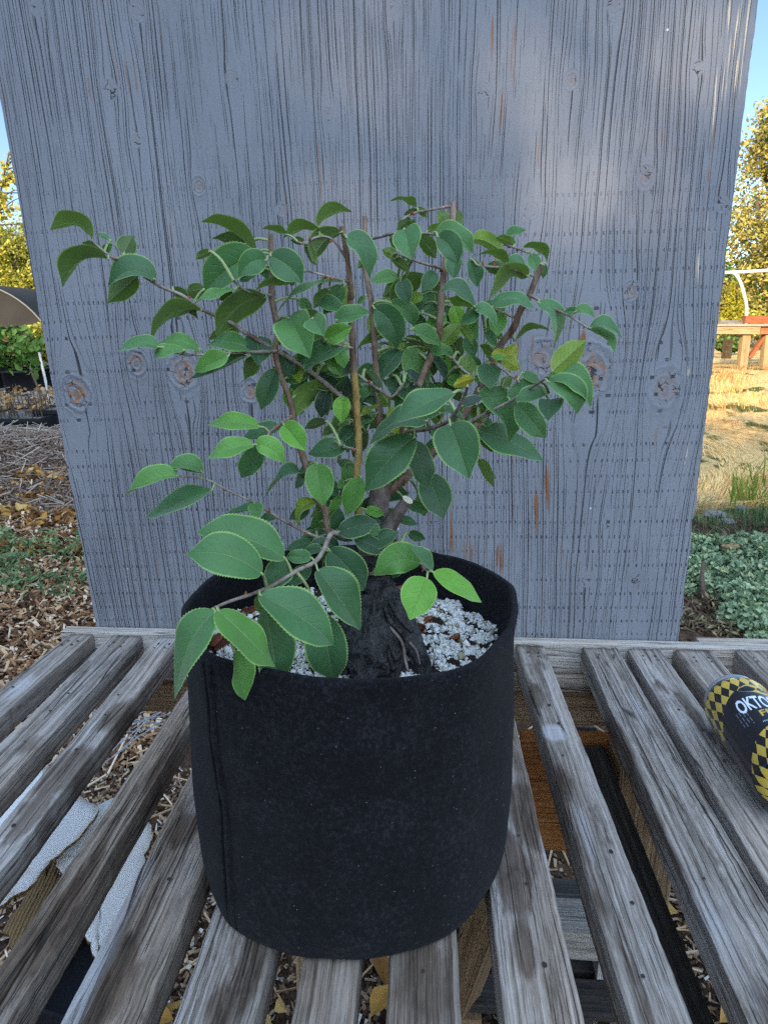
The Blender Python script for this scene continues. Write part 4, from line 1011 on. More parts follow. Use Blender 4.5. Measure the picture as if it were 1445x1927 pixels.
# ------------------------------------------------------------------ drink can lying on the slats
def make_can():
    r = .0331; L = .157
    c0 = np.array([.368, .676, HB + r + .0015]); c1 = np.array([.3535, .676 - L, HB + r + .0015])
    ax = unit(c1 - c0); up = unit(np.array([0, 0, 1.0]) - ax * ax[2]); sd = np.cross(ax, up)   # sd points to the photo's left or right
    if sd[0] < 0: sd = -sd
    def P(th, s, rr):     # th = 0 straight up, positive to the right; s metres from the lid end
        return c0 + ax * s + (up * math.cos(th) + sd * math.sin(th)) * rr
    can = thing('drink_can', 'black and gold beer can lying on its side on the slats at right', 'can', c0 + (c1 - c0) / 2 - np.array([0, 0, r]))
    NTH = 96
    prof = [(.0020, .0262), (.0, .0266), (.0, .0276), (.0016, .0284), (.0034, .0280), (.0050, .0275), (.0090, .0292), (.0150, .0322), (.0190, r)]
    sl = [(s, rr) for s, rr in prof] + [(s, r) for s in np.linspace(.022, L - .014, 40)] + [(L - .009, .0318), (L - .004, .0280), (L, .0245), (L - .001, .0225)]
    def lathe(name, pr, mat, closed_start=False, closed_end=False):
        mb = MB(); V = []; UV = []
        for s, rr in pr:
            for k in range(NTH):
                th = 2 * math.pi * k / NTH - math.pi; V.append(P(th, s, rr)); UV.append((th * r, s))
        n = len(pr); F = [(i * NTH + k, (i + 1) * NTH + k, (i + 1) * NTH + (k + 1) % NTH, i * NTH + (k + 1) % NTH) for i in range(n - 1) for k in range(NTH - 1)]
        # seam column with its own vertices so the UVs do not wrap
        for i in range(n):
            V.append(P(math.pi, pr[i][0], pr[i][1])); UV.append((math.pi * r, pr[i][0]))
        F += [(i * NTH + NTH - 1, (i + 1) * NTH + NTH - 1, n * NTH + i + 1, n * NTH + i) for i in range(n - 1)]
        if closed_start: F.append(tuple(range(NTH)))
        if closed_end: F.append(tuple((n - 1) * NTH + k for k in range(NTH)))
        mb.add(V, F, 0, UV); return mb.build(name, mat, can)
    alu = m_plain('can_aluminium', (.55, .58, .62), .08, 60, .28, 0, .001, .5)
    alu.node_tree.nodes['Principled BSDF'].inputs['Metallic'].default_value = .85
    a = NT('can_print'); q = a.n('SeparateXYZ', {0: a.uv()}).outputs; u, s = q[0], q[1]
    A = a.ma('DIVIDE', u, .0190); B = a.ma('DIVIDE', a.ma('SUBTRACT', s, .0125), .0430)
    f1 = a.ma('FRACT', a.ma('ADD', A, B)); f2 = a.ma('FRACT', a.ma('SUBTRACT', A, B))
    chk = a.ma('ABSOLUTE', a.ma('SUBTRACT', a.ma('GREATER_THAN', f1, .5), a.ma('GREATER_THAN', f2, .5)))
    th = a.ma('DIVIDE', u, r)
    bulge = a.ma('COSINE', a.ma('MULTIPLY', a.ma('SUBTRACT', th, .15), 1.05))
    lim1 = a.ma('SUBTRACT', .0640, a.ma('MULTIPLY', bulge, .0310)); lim2 = a.ma('SUBTRACT', .1330, a.ma('MULTIPLY', bulge, .0310))
    top = a.ma('MULTIPLY', a.ma('LESS_THAN', s, lim1), a.ma('GREATER_THAN', s, .0135)); bot = a.ma('GREATER_THAN', s, lim2)
    band = a.ma('MULTIPLY', a.ma('MAXIMUM', top, bot), chk)
    col = a.mix(band, (.008, .008, .011), (.52, .37, .055))
    sil = a.ma('LESS_THAN', s, .0052)
    col = a.mix(sil, col, (.55, .58, .62))
    mp = a.done(col, .26, None, .5, Coat_Weight=.3, Coat_Roughness=.12)
    lathe('can_body', sl[5:], mp, False, True)
    lathe('lid_rim', sl[:6], alu, True, False)
    gold = m_plain('gold_print', (.52, .37, .06), .1, 200, .3, 0, .001, .5); ice = m_plain('white_print', (.62, .72, .86), .03, 50, .4, 0, .001, .4)
    def text(s_base, th_c, body, h, wid, mat, lift, curve=0.0, name='lettering', fat=0.0):
        cu = bpy.data.curves.new('txt', 'FONT'); cu.body = body; cu.align_x = 'LEFT'; cu.resolution_u = 3; cu.offset = fat
        to = bpy.data.objects.new('txt', cu); C.objects.link(to)
        dg = bpy.context.evaluated_depsgraph_get(); me = bpy.data.meshes.new_from_object(to.evaluated_get(dg))
        import bmesh
        bm = bmesh.new(); bm.from_mesh(me)
        bmesh.ops.triangulate(bm, faces=bm.faces[:])
        for _ in range(3):
            es = [e for e in bm.edges if e.calc_length() > .16]
            if es: bmesh.ops.subdivide_edges(bm, edges=es, cuts=1); bmesh.ops.triangulate(bm, faces=bm.faces[:])
        v = np.array([x.co[:] for x in bm.verts]); bm.verts.index_update(); F = [tuple(x.index for x in f.verts) for f in bm.faces]; bm.free()
        bpy.data.objects.remove(to); bpy.data.curves.remove(cu); bpy.data.meshes.remove(me)
        w0 = v[:, 0].max() - v[:, 0].min(); x = (v[:, 0] - v[:, 0].min()) / w0; y = v[:, 1] / .72
        out = []
        for i in range(len(v)):
            thh = th_c + (x[i] - .5) * wid / r; s = s_base - y[i] * h - curve * (1 - ((x[i] - .5) * 2) ** 2)
            out.append(P(thh, s, r + lift))
        mb = MB(); mb.add(out, F); return mb.build(name, mat, can, smooth=False)
    text(.0780, .03, 'OKTOBER', .0215, .050, ice, .00018, .003, fat=.022)
    text(.0895, .12, 'FEST', .0095, .026, gold, .00018, .002, fat=.022)
    text(.0990, .34, 'MADE WITH IN COLLABORATION', .0022, .046, ice, .00018, .002)
    # gold blot-shaped emblem above the name
    mb = MB(); V = []; n = 40; t0 = -.06
    rr = [1, .85, 1.05, .8, .95, 1.1, .9, 1.0, .82, .95]
    V = [P(t0 + .2, .040, r + .00014)]
    for k in range(n):
        an = 2 * math.pi * k / n; q = np.interp(k / n * 10, range(11), rr + [rr[0]])
        V.append(P(t0 + .2 + q * .0165 / r * math.cos(an), .040 + q * .0088 * math.sin(an), r + .00014))
    mb.add(V, [(0, 1 + k, 1 + (k + 1) % n) for k in range(n)]); mb.build('emblem', gold, can)
    text(.0430, .10, 'SIERRA', .0052, .025, m_plain('black_print', (.01, .01, .01), .1, 50, .4), .00026, .001)
    for sx in (-.86, ):       # faint small print on the side
        for j in range(4):
            mb = MB(); V = []
            for i in range(12):
                for q in (0, 1): V.append(P(sx + (j * .0030 + q * .0008) / r, .070 + i * .0022 + .002 * (j % 2), r + .00015))
            mb.add(V, [(2 * i, 2 * i + 1, 2 * i + 3, 2 * i + 2) for i in range(11) if (i * 7 + j * 3) % 4]); mb.build('small_print', m_plain('grey_print', (.13, .15, .19), .2, 50, .5), can)
make_can()

# ------------------------------------------------------------------ ground
def gh(x, y):
    x = np.asarray(x, float); y = np.asarray(y, float)
    h = .30 * np.exp(-((x + 3.2) / 1.7) ** 2 - ((y - 5.25) / 1.05) ** 2)
    h = h + (.08 * sstep(5.5, 6.6, y) + .16 * sstep(7.0, 9.5, y)) * sstep(-1.0, -2.2, x)
    h = h + .62 * sstep(4.3, 8.3, y) * sstep(.6, 2.0, x)
    return h
def make_ground():
    n = 240; t = np.linspace(-1, 1, n); b = 6.3; ax = 1.15 * np.sinh(b * t)
    X, Y = np.meshgrid(ax, 3.5 + ax * .9); Z = gh(X, Y)
    near = np.exp(-((X / 9) ** 2 + ((Y - 4) / 9) ** 2))
    nz = np.array([mnoise.noise(Vector((a * 4, c * 4, 1))) * .025 + mnoise.noise(Vector((a * 14, c * 14, 5))) * .012 for a, c in zip(X.ravel(), Y.ravel())]).reshape(X.shape)
    Z = Z + nz * near
    idx = np.arange(n * n).reshape(n, n); F = np.stack([idx[:-1, :-1], idx[:-1, 1:], idx[1:, 1:], idx[1:, :-1]], -1).reshape(-1, 4)
    a = NT('chip_covered_soil'); o = a.obj(); xyz = a.n('SeparateXYZ', {0: o}).outputs
    n1 = a.noise(o, 35, 5, .7); n2 = a.noise(o, 3, 4, .6); n3 = a.noise(o, 170, 3, .6)
    soil = a.ramp(a.ma('ADD', a.ma('MULTIPLY', n1, .6), a.ma('MULTIPLY', n3, .4)), [(.3, (.02, .013, .009)), (.5, (.075, .045, .028)), (.7, (.19, .13, .085))])
    straw = a.ramp(n1, [(.3, (.46, .27, .10)), (.55, (.70, .47, .20)), (.75, (.80, .60, .32))])
    grn = a.ramp(n1, [(.3, (.03, .05, .012)), (.7, (.10, .13, .035))])
    straw = a.mix(a.step(.52, .62, n2), straw, grn)
    wet = a.ma('ADD', xyz[1], a.ma('MULTIPLY', n2, .8))
    f = a.ma('MULTIPLY', a.step(.2, 1.0, xyz[0]), a.step(4.2, 5.0, wet))
    far = a.step(14, 26, xyz[1])
    col = a.mix(f, soil, straw); col = a.mix(far, col, a.mix(n2, (.08, .09, .03), (.26, .20, .10)))
    m = a.done(col, .95, a.bump(a.ma('ADD', n1, a.ma('MULTIPLY', n3, .6)), 1.0, .02), .15)
    o = rawobj('ground', np.stack([X, Y, Z], -1).reshape(-1, 3), F, m, None, True); o['kind'] = 'structure'
make_ground()

BOXF = [(0, 1, 3, 2), (4, 6, 7, 5), (0, 4, 5, 1), (2, 3, 7, 6), (0, 2, 6, 4), (1, 5, 7, 3)]
BOXV = np.array([[x, y, z] for x in (-.5, .5) for y in (-.5, .5) for z in (-.5, .5)])
def chips(name, n, pos, size, tint, mat, label, cat, seed, tilt=.45, zoff=.004):
    r = np.random.RandomState(seed); xy = pos(r, n); n = len(xy)
    sz = size(r, n); an = r.uniform(0, 6.283, n); t1 = r.normal(0, tilt, n); t2 = r.normal(0, tilt * .7, n)
    ca, sa, c1, s1, c2, s2 = np.cos(an), np.sin(an), np.cos(t1), np.sin(t1), np.cos(t2), np.sin(t2); O = np.zeros(n); I = np.ones(n)
    st = lambda rows: np.stack([np.stack(q, -1) for q in rows], 1)
    R = st([[ca, -sa, O], [sa, ca, O], [O, O, I]]) @ st([[c1, O, s1], [O, I, O], [-s1, O, c1]]) @ st([[I, O, O], [O, c2, -s2], [O, s2, c2]])
    v = BOXV[None] * sz[:, None, :]
    tp = (BOXV[:, 0] > 0).astype(float); v[:, :, 1] *= (1 - .55 * tp * r.rand(n)[:, None]); v[:, :, 2] += (np.abs(BOXV[:, 0]) * 0)[None]
    v = np.einsum('nij,nkj->nki', R, v)
    z = gh(xy[:, 0], xy[:, 1]) + zoff + np.abs(r.normal(0, 1, n)) * .008 + np.abs(np.sin(t1)) * sz[:, 0] * .3
    v += np.concatenate([xy, z[:, None]], 1)[:, None, :]
    F = (np.array(BOXF)[None] + (np.arange(n) * 8)[:, None, None]).reshape(-1, 4)
    o = rawobj(name, v.reshape(-1, 3), F, mat, None, False, None, {'tint': np.repeat(tint(r, xy), 8)})
    return tag(o, label, cat, None, 'stuff')
def wedgeL(y0, y1, x0=-.60, x1=-.34, p=1.0):
    def f(r, n):
        y = y0 + (y1 - y0) * r.rand(n) ** p; return np.stack([r.uniform(x0, x1, n) * y, y], 1)
    return f
def wedgeR(y0, y1, x0=.36, x1=.62, p=1.0):
    return wedgeL(y0, y1, x0, x1, p)
M_chip = m_tint('wood_chip', [(0, (.035, .018, .010)), (.25, (.13, .060, .028)), (.5, (.25, .135, .065)), (.75, (.40, .27, .15)), (1, (.56, .47, .36))], .85, None, .3, 120)
M_gchip = m_tint('grey_wood_chip', [(0, (.035, .022, .015)), (.3, (.11, .068, .045)), (.6, (.19, .135, .10)), (1, (.40, .34, .29))], .9, None, .25, 120)
SZ = lambda l, w: (lambda r, n: np.stack([l * r.uniform(.4, 1.5, n), w * r.uniform(.5, 1.5, n), w * r.uniform(.15, .4, n)], 1))
chips('brown_wood_chips', 9000, lambda r, n: np.concatenate([wedgeL(1.6, 4.4, -.62, -.33)(r, n), ]), SZ(.034, .011), lambda r, p: r.rand(len(p)) ** 1.05, M_chip, 'brown wood chips spread over the ground at left in front of the weeds', 'wood chips', 1)
chips('grey_wood_chips', 30000, wedgeL(3.9, 6.6, -.62, -.38), SZ(.020, .010), lambda r, p: np.clip(r.rand(len(p)) * .8 + .35 * sstep(4.6, 5.4, p[:, 1]) * (p[:, 0] < -2.0) * r.rand(len(p)), 0, 1), M_gchip, 'heap of greyish wood chips and shreds at left behind the weeds', 'wood chips', 2, .55, .01)
chips('mixed_mulch', 34000, lambda r, n: np.stack([r.uniform(-.75, 1.1, n), r.uniform(.1, 1.6, n)], 1), SZ(.014, .0055), lambda r, p: r.rand(len(p)), m_tint('mulch_bit', [(0, (.02, .014, .010)), (.35, (.085, .052, .034)), (.6, (.22, .14, .08)), (.9, (.36, .27, .18)), (.96, (.44, .40, .34)), (1, (.62, .62, .62))], .9, None, .3, 200), 'mulch of bark bits, straw and white perlite on the ground under the bench', 'mulch', 3, .5, .002)
chips('straw_bits', 900, lambda r, n: np.stack([r.uniform(-1.0, 1.5, n), r.uniform(.0, 2.0, n)], 1), lambda r, n: np.stack([r.uniform(.04, .14, n), r.uniform(.002, .005, n), r.uniform(.002, .004, n)], 1), lambda r, p: .55 + .45 * r.rand(len(p)), M_chip, 'thin dry stalks lying on the mulch under the bench', 'stalks', 4, .12, .012)
chips('shredded_bark', 350, wedgeL(4.0, 6.0, -.62, -.42), lambda r, n: np.stack([r.uniform(.08, .22, n), r.uniform(.004, .009, n), r.uniform(.003, .006, n)], 1), lambda r, p: .5 + .5 * r.rand(len(p)), M_gchip, 'long pale shreds lying over the grey chip heap at left', 'bark shreds', 6, .3, .03)

# leaf and blade scatterers
def leafcloud(n, P, N, size, tint, mat, name, parent=None, seed=0, aspect=.55, fold=.25, droop=0.0):
    """n small folded leaves at points P, facing about N"""
    r = np.random.RandomState(seed); n = len(P)
    Nn = N + r.normal(0, .75, (n, 3)); Nn /= np.linalg.norm(Nn, axis=1)[:, None] + 1e-9
    A = r.normal(0, 1, (n, 3)); A[:, 2] -= droop; A -= (A * Nn).sum(1)[:, None] * Nn; A /= np.linalg.norm(A, axis=1)[:, None] + 1e-9
    S = np.cross(A, Nn); L = (size * r.uniform(.6, 1.35, n))[:, None]; w = L * aspect * .5
    b = P - A * L * .5; t = P + A * L * .5 - Nn * L * .12; l1 = P - A * L * .08 + S * w + Nn * w * fold; l2 = P - A * L * .08 - S * w + Nn * w * fold
    m1 = P + A * L * .22 + S * w * .78 + Nn * w * fold * .7; m2 = P + A * L * .22 - S * w * .78 + Nn * w * fold * .7; c = P + A * L * .1
    V = np.stack([b, l1, m1, t, m2, l2, c], 1).reshape(-1, 3); base = (np.arange(n) * 7)[:, None, None]
    F = (np.array([(0, 1, 6), (1, 2, 6), (2, 3, 6), (3, 4, 6), (4, 5, 6), (5, 0, 6)])[None] + base).reshape(-1, 3)
    return rawobj(name, V, F, mat, parent, False, None, {'tint': np.repeat(tint, 7)})
def blades(n, xy, hgt, lean, wid, tint, mat, name, label, cat, seed, kind='stuff'):
    r = np.random.RandomState(seed); n = len(xy); z = gh(xy[:, 0], xy[:, 1]); an = r.uniform(0, 6.283, n); h = hgt * r.uniform(.4, 1.4, n) * np.array([max(.25, 1 + 2.2 * mnoise.noise(Vector((a * 2.2, b * 2.2, seed)))) for a, b in xy])
    d = np.stack([np.cos(an), np.sin(an), 0 * an], 1); s = np.stack([-np.sin(an), np.cos(an), 0 * an], 1) * (wid * r.uniform(.5, 1.4, n))[:, None]
    b = np.concatenate([xy, z[:, None] - .004], 1); le = np.abs(r.normal(0, lean, n))[:, None] * h[:, None]
    up = np.array([0, 0, 1.0]); m = b + up * (h * .6)[:, None] + d * le * .35; t = b + up * (h * .88)[:, None] + d * le
    V = np.stack([b - s, b + s, m + s * .8, m - s * .8, t], 1).reshape(-1, 3); base = (np.arange(n) * 5)[:, None]
    F3 = (np.array([[3, 2, 4]]) + base); F4 = np.array([[0, 1, 2, 3]]) + base
    o = rawobj(name, V, F3.tolist() + F4.tolist(), mat, None, True, None, {'tint': np.repeat(tint(r, xy), 5)})
    return tag(o, label, cat, None, kind)
M_straw = m_tint('dry_straw', [(0, (.42, .23, .07)), (.4, (.72, .45, .17)), (.85, (.82, .60, .29)), (1, (.50, .44, .07))], .8, .15, .15, 40)
M_weed = m_tint('weed_leaf', [(0, (.05, .10, .035)), (.5, (.12, .20, .08)), (.8, (.22, .29, .14)), (1, (.36, .30, .16))], .6, .2, .2, 60)
blades(8000, wedgeR(4.3, 9.0, .36, .64, 1.3)(np.random.RandomState(5), 8000), .055, 1.5, .0035, lambda r, p: r.rand(len(p)) * (1 - .0) , M_straw, 'dry_grass', 'dry straw coloured grass on the sunny bank at right', 'dry grass', 5)
blades(1500, wedgeR(3.2, 4.3, .36, .62)(np.random.RandomState(6), 1500), .085, .7, .0028, lambda r, p: r.rand(len(p)), M_weed, 'green_grass', 'green grass tufts at right between the bush and the sunny bank', 'grass', 6)
blades(260, wedgeR(4.3, 4.8, .50, .60)(np.random.RandomState(16), 260), .16, .6, .006, lambda r, p: .25 + .6 * r.rand(len(p)), m_tint('lit_weed', [(0, (.10, .17, .03)), (1, (.34, .36, .06))], .6, .3), 'yellow_green_weeds', 'yellow green weeds at the edge of the sunny bank at right', 'weeds', 8)
rw = np.random.RandomState(9)
def weedpts(n, y0, y1, x0, x1, hmax, seed):
    r = np.random.RandomState(seed); y = r.uniform(y0, y1, n); x = r.uniform(x0, x1, n) * y
    cl = np.array([mnoise.noise(Vector((a * 5, b * 5, 3))) for a, b in zip(x, y)]); k = cl > .02; x, y, cl = x[k], y[k], cl[k]
    z = gh(x, y) + r.rand(len(x)) * hmax * (.4 + cl.clip(0, 1) * 1.6); return np.stack([x, y, z], 1)
P = weedpts(2900, 2.75, 3.6, -.60, -.36, .13, 11)
P[:, 2] *= 1.0
o = leafcloud(0, P, np.array([[0, -.3, .9]]), .038, np.random.RandomState(2).rand(len(P)) ** 1.3, M_weed, 'green_weeds', None, 12, .30); tag(o, 'low green weeds growing in the wood chips at left below the plywood edge', 'weeds', None, 'stuff')
M_old = m_tint('fallen_leaf', [(0, (.09, .035, .012)), (.4, (.24, .11, .025)), (.7, (.40, .22, .05)), (1, (.50, .36, .15))], .7, .15, .25, 80)
P = weedpts(3600, 3.3, 4.7, -.62, -.38, .06, 13)
o = leafcloud(0, P, np.array([[0, -.3, .9]]), .055, np.random.RandomState(4).rand(len(P)) ** 1.5, M_old, 'withered_leaves', None, 14, .5); tag(o, 'withered orange and brown leaves and clippings at left above the weeds', 'leaves', None, 'stuff')
r_ = np.random.RandomState(15); xy = np.concatenate([np.stack([r_.normal(-.30, .05, 130), r_.normal(.52, .14, 130)], 1), np.stack([r_.normal(-.22, .06, 60), r_.normal(.36, .10, 60)], 1), r_.uniform((-.6, .0), (1.0, 1.2), (240, 2))])
P = np.concatenate([xy, (.02 + .03 * r_.rand(len(xy)))[:, None]], 1)
o = leafcloud(0, P, np.array([[0, -.2, .9]]), .050, .3 + .7 * r_.rand(len(P)), M_old, 'dry_oak_leaves', None, 17, .62, .6); tag(o, 'curled tan fallen leaves on the ground left of the pot seen between slats', 'leaves', None, 'stuff')
# ------------------------------------------------------------------ things under the bench
def sheet(name, poly, z, th, mat, label, cat, tilt=(0, 0), seed=0, wav=.004, edge=None):
    """a torn flat sheet: pixel outline laid at height z (tilted), with ragged edges and a thickness"""
    r = np.random.RandomState(seed); P = [atz(px, py, z) for px, py in poly]; c = np.mean(P, 0); out = []
    for i in range(len(P)):
        a, b = P[i], P[(i + 1) % len(P)]; n = max(2, int(np.linalg.norm(b - a) / .006))
        for k in range(n): out.append(a + (b - a) * k / n + np.append(r.normal(0, .0014, 2), 0))
    out = np.array(out); n = len(out); rings = [1.0, .8, .5, .2]
    V = []
    for q in rings:
        p = c + (out - c) * q; p[:, 2] = z + (p[:, 0] - c[0]) * tilt[0] + (p[:, 1] - c[1]) * tilt[1] + np.array([wav * mnoise.noise(Vector((a * 18, b * 18, seed))) for a, b, _ in p]); V.append(p)
    V.append(np.array([[c[0], c[1], z]])); T = np.concatenate(V); m = len(T); B = T - [0, 0, th]
    F = [(i * n + k, i * n + (k + 1) % n, (i + 1) * n + (k + 1) % n, (i + 1) * n + k) for i in range(len(rings) - 1) for k in range(n)]
    F += [((len(rings) - 1) * n + k, (len(rings) - 1) * n + (k + 1) % n, m - 1) for k in range(n)]
    G = [tuple(m + j for j in reversed(f)) for f in F]; side = [(k, m + k, m + (k + 1) % n, (k + 1) % n) for k in range(n)]
    mb = MB(); mb.add(np.concatenate([T, B]), F + G + side, 0); mb.m = [0] * (len(F) + len(G)) + [1] * len(side)
    o = mb.build(name, [mat, edge or mat]); return tag(o, label, cat)
a = NT('white_cardboard'); o_ = a.obj(); n_ = a.noise(o_, 30, 4); w_ = a.n('TexWave', {'Vector': o_, 'Scale': 45.0, 'Distortion': .6}).outputs[1]
M_card = a.done(a.mix(a.step(.55, .8, n_), (.84, .85, .86), (.62, .54, .42)), .85, a.bump(a.ma('ADD', a.ma('MULTIPLY', w_, .3), n_), .12, .0006), .2)
a = NT('brown_cardboard'); o_ = a.obj(); w_ = a.n('TexWave', {'Vector': o_, 'Scale': 60.0, 'Distortion': .3}).outputs[1]
M_kraft = a.done(a.mix(w_, (.17, .105, .05), (.30, .20, .10)), .9, a.bump(w_, .8, .003), .15)
zc = HB - .20
sheet('torn_cardboard', [(-30, 1520), (76, 1446), (140, 1500), (190, 1530), (150, 1575), (96, 1612), (60, 1660), (-30, 1700)], zc + .06, .004, M_card, 'white torn cardboard sheet under the far left slats beside the grass tuft', 'cardboard', (.05, .1), 1, .004, M_kraft)
sheet('torn_cardboard', [(96, 1606), (120, 1565), (190, 1524), (240, 1500), (290, 1560), (262, 1650), (230, 1720), (178, 1790), (160, 1752), (130, 1680)], zc + .03, .005, M_card, 'large white corrugated cardboard with frayed edge lying below the coarse grooved slats', 'cardboard', (-.1, .05), 2, .006, M_kraft)
sheet('cardboard_flap', [(8, 1722), (40, 1690), (66, 1660), (110, 1625), (120, 1690), (92, 1740), (40, 1800), (20, 1770)], zc - .02, .006, M_kraft, 'brown corrugated cardboard flap folded under the white cardboard at left', 'cardboard', (.5, .2), 3, .01)
mb = MB(); r_ = np.random.RandomState(31)      # chicken-wire tangle
for k in range(16):
    c = atz(182 + r_.normal(0, 18), 1470 + r_.normal(0, 22), HB - .33); L = []
    for i in range(9):
        s = i / 8.0; L.append(c + [-.06 + .16 * s + .012 * math.sin(s * 5 + k), -.12 + .30 * s + .03 * math.sin(s * 3 + k * .7), .05 * math.sin(s * 3.1) + .02 * r_.rand()])
    tube(mb, L, [.0009] * 9, 5, sub=3)
M_wire = m_plain('galvanised_wire', (.34, .37, .42), .2, 90, .4, 0, .001, .5)
ob = mb.build('wire_tangle', M_wire); tag(ob, 'loose bundle of grey galvanised wire on the ground under the slats at left', 'wire')
mb = MB(); p0, p1 = atz(60, 1960, .33), atz(195, 1790, .33); d = unit(p1 - p0); s = np.cross([0, 0, 1], d)
M = np.eye(4); M[:3, 0] = d; M[:3, 1] = s; M[:3, 3] = p0; L = np.linalg.norm(p1 - p0)
for lo, hi in (((0, -.05, 0), (L, .05, .004)), ((0, -.054, 0), (L, -.05, .05)), ((0, .05, 0), (L, .054, .05)), ((0, -.05, .004), (.004, .05, .05)), ((L - .004, -.05, .004), (L, .05, .05))): mb.box(lo, hi, 0, 0, M)
ob = mb.build('nursery_tray', m_plain('black_plastic', (.012, .013, .017), .3, 40, .45), smooth=False, bevel=.001); tag(ob, 'black plastic tray under the bench at the lower left', 'tray')
# an old pallet lying on the ground below the bench
pal = thing('wooden_pallet', 'old dark wooden pallet with gaps lying on the ground under the bench', 'pallet', atz(1000, 1780, .12))
g0 = atz(850, 1780, .17); g1 = atz(1165, 1800, .17); d = unit((g1 - g0) * [1, 1, 0]); s = np.cross([0, 0, 1], d); M = np.eye(4); M[:3, 0] = d; M[:3, 1] = s; M[:3, 3] = g0
Lp = np.linalg.norm(g1 - g0) + .02
for k, y in enumerate((-.11, -.045, .02, .085)):
    mb = MB(); mb.box((-.02, y, 0), (Lp, y + .052, .016), 0, k * 1.7, M); mb.build('pallet_slat', M_slat_dark, pal, smooth=False, bevel=.0015)
for y in (.0, Lp - .06):
    mb = MB(); mb.box((y, -.12, -.09), (y + .04, .15, -.002), 0, y + 9, M); mb.build('pallet_stringer', M_tan, pal, smooth=False, bevel=.0015)
mb = MB(); q = atz(1100, 1722, .28); M = np.eye(4); M[:3, 0] = d; M[:3, 1] = s; M[:3, 3] = q; mb.box((-.09, -.03, -.05), (.10, .03, .0), 0, 5, M)
mb.box((.02, -.02, -.275), (.05, .02, -.052), 0, 6, M); mb.box((-.08, -.02, -.275), (-.05, .02, -.052), 0, 6.5, M)
ob = mb.build('wood_offcut', M_rail, smooth=False, bevel=.002); tag(ob, 'pale sawn timber offcut standing under the right hand slats', 'offcut')

# ------------------------------------------------------------------ background: trees and plants
def gpt(px, py, Y):
    p = atY(px, py, Y); return p
def mtree(name, label, group, base, trunk, limbs, blobs, n, size, mat, tmat, seed, N=(0, -.3, .6), parentname='crown', tintf=None, cat='tree', gap=.15, asp=.6):
    """trunk and limbs from point lists; the crown is leaves spread over noisy ellipsoid blobs (centre, radii)"""
    root = thing(name, label, cat, base, group); mb = MB()
    tube(mb, [t[0] for t in trunk], [t[1] for t in trunk], 9, 0, 0, .2, 6 / max(.05, trunk[0][1] * 20), sub=4)
    for L in limbs: tube(mb, [t[0] for t in L], [t[1] for t in L], 6, 0, 0, .2, 8, sub=3)
    mb.build('trunk', tmat, root)
    r = np.random.RandomState(seed); tot = sum(b[1][0] * b[1][1] * b[1][2] for b in blobs) ** 1.0; Ps = []
    for c, R in blobs:
        k = int(n * (R[0] * R[1] * R[2]) ** .667 / sum((b[1][0] * b[1][1] * b[1][2]) ** .667 for b in blobs))
        d = r.normal(0, 1, (k * 2, 3)); d /= np.linalg.norm(d, axis=1)[:, None]; rad_ = r.rand(k * 2) ** .40
        p = d * rad_[:, None]; sc = 2.6
        nz = np.array([mnoise.noise(Vector(tuple(q * sc + np.array(c)))) for q in p]); keep = (nz > -gap) & (rad_ < .82 + .45 * nz)
        p = p[keep][:k]; Ps.append(np.array(c) + p * np.array(R))
    P = np.concatenate(Ps); t = r.rand(len(P)) if tintf is None else tintf(r, P)
    leafcloud(0, P, np.array([N]), size, t, mat, parentname, root, seed + 1, asp, .25)
    return root
M_leafy = lambda nm, st, tr=.3: m_tint(nm, st, .55, tr, .15, 8)
M_bark = m_plain('tree_bark', (.10, .075, .055), .5, 12, .9, .8, .02)
M_olive = M_leafy('olive_tree_leaf', [(0, (.11, .115, .025)), (.5, (.31, .28, .060)), (.85, (.50, .41, .10)), (1, (.46, .30, .10))])
M_ygreen = M_leafy('yellow_green_leaf', [(0, (.17, .18, .022)), (.5, (.36, .33, .040)), (1, (.50, .42, .07))])
M_bush = M_leafy('bush_leaf', [(0, (.07, .12, .06)), (.5, (.19, .28, .15)), (.85, (.34, .42, .26)), (1, (.40, .43, .17))], .2)
M_green = M_leafy('shrub_leaf', [(0, (.03, .08, .015)), (.5, (.07, .16, .03)), (.85, (.17, .27, .05)), (1, (.30, .12, .06))])
# big tree at right
bx = gpt(1462, 660, 15.0); g = float(gh(bx[0], bx[1])); b0 = np.array([bx[0], bx[1], g])
mtree('broadleaf_tree', 'tall sunlit olive green tree at right behind the low timber table', None, b0,
      [(b0, .28), (b0 + [.1, 0, 1.2], .22), (b0 + [-.1, .1, 2.6], .16), (b0 + [.1, 0, 4.2], .07)],
      [[(b0 + [0, 0, 1.3], .12), (b0 + [-.9, -.5, 2.2], .07), (b0 + [-1.1, -.6, 2.7], .03)], [(b0 + [0, 0, 1.6], .11), (b0 + [1.0, -.3, 2.6], .06), (b0 + [1.6, -.4, 3.4], .03)], [(b0 + [0, .1, 2.2], .09), (b0 + [-.4, .7, 3.4], .05), (b0 + [-.5, .9, 4.3], .03)]],
      [(b0 + [0.2, 0, 3.2], (1.75, 1.7, 1.5)), (b0 + [-.75, -.5, 2.1], (1.1, 1.1, .95)), (b0 + [1.2, -.4, 2.4], (1.4, 1.3, 1.2)), (b0 + [-.35, .2, 4.0], (1.0, 1.0, .9)), (b0 + [.5, .2, 4.5], (1.2, 1.1, .9)), (b0 + [-.6, -.7, 1.2], (.9, .8, .6)), (b0 + [.6, -.7, 1.3], (1.2, .9, .8)), (b0 + [-1.3, .3, .7], (1.0, .8, .8)), (b0 + [.4, .2, .5], (1.6, .8, .7))],
      42000, .075, M_olive, M_bark, 41, gap=.10)
bk = gpt(1400, 640, 24.0); bk[2] = float(gh(bk[0], bk[1]))
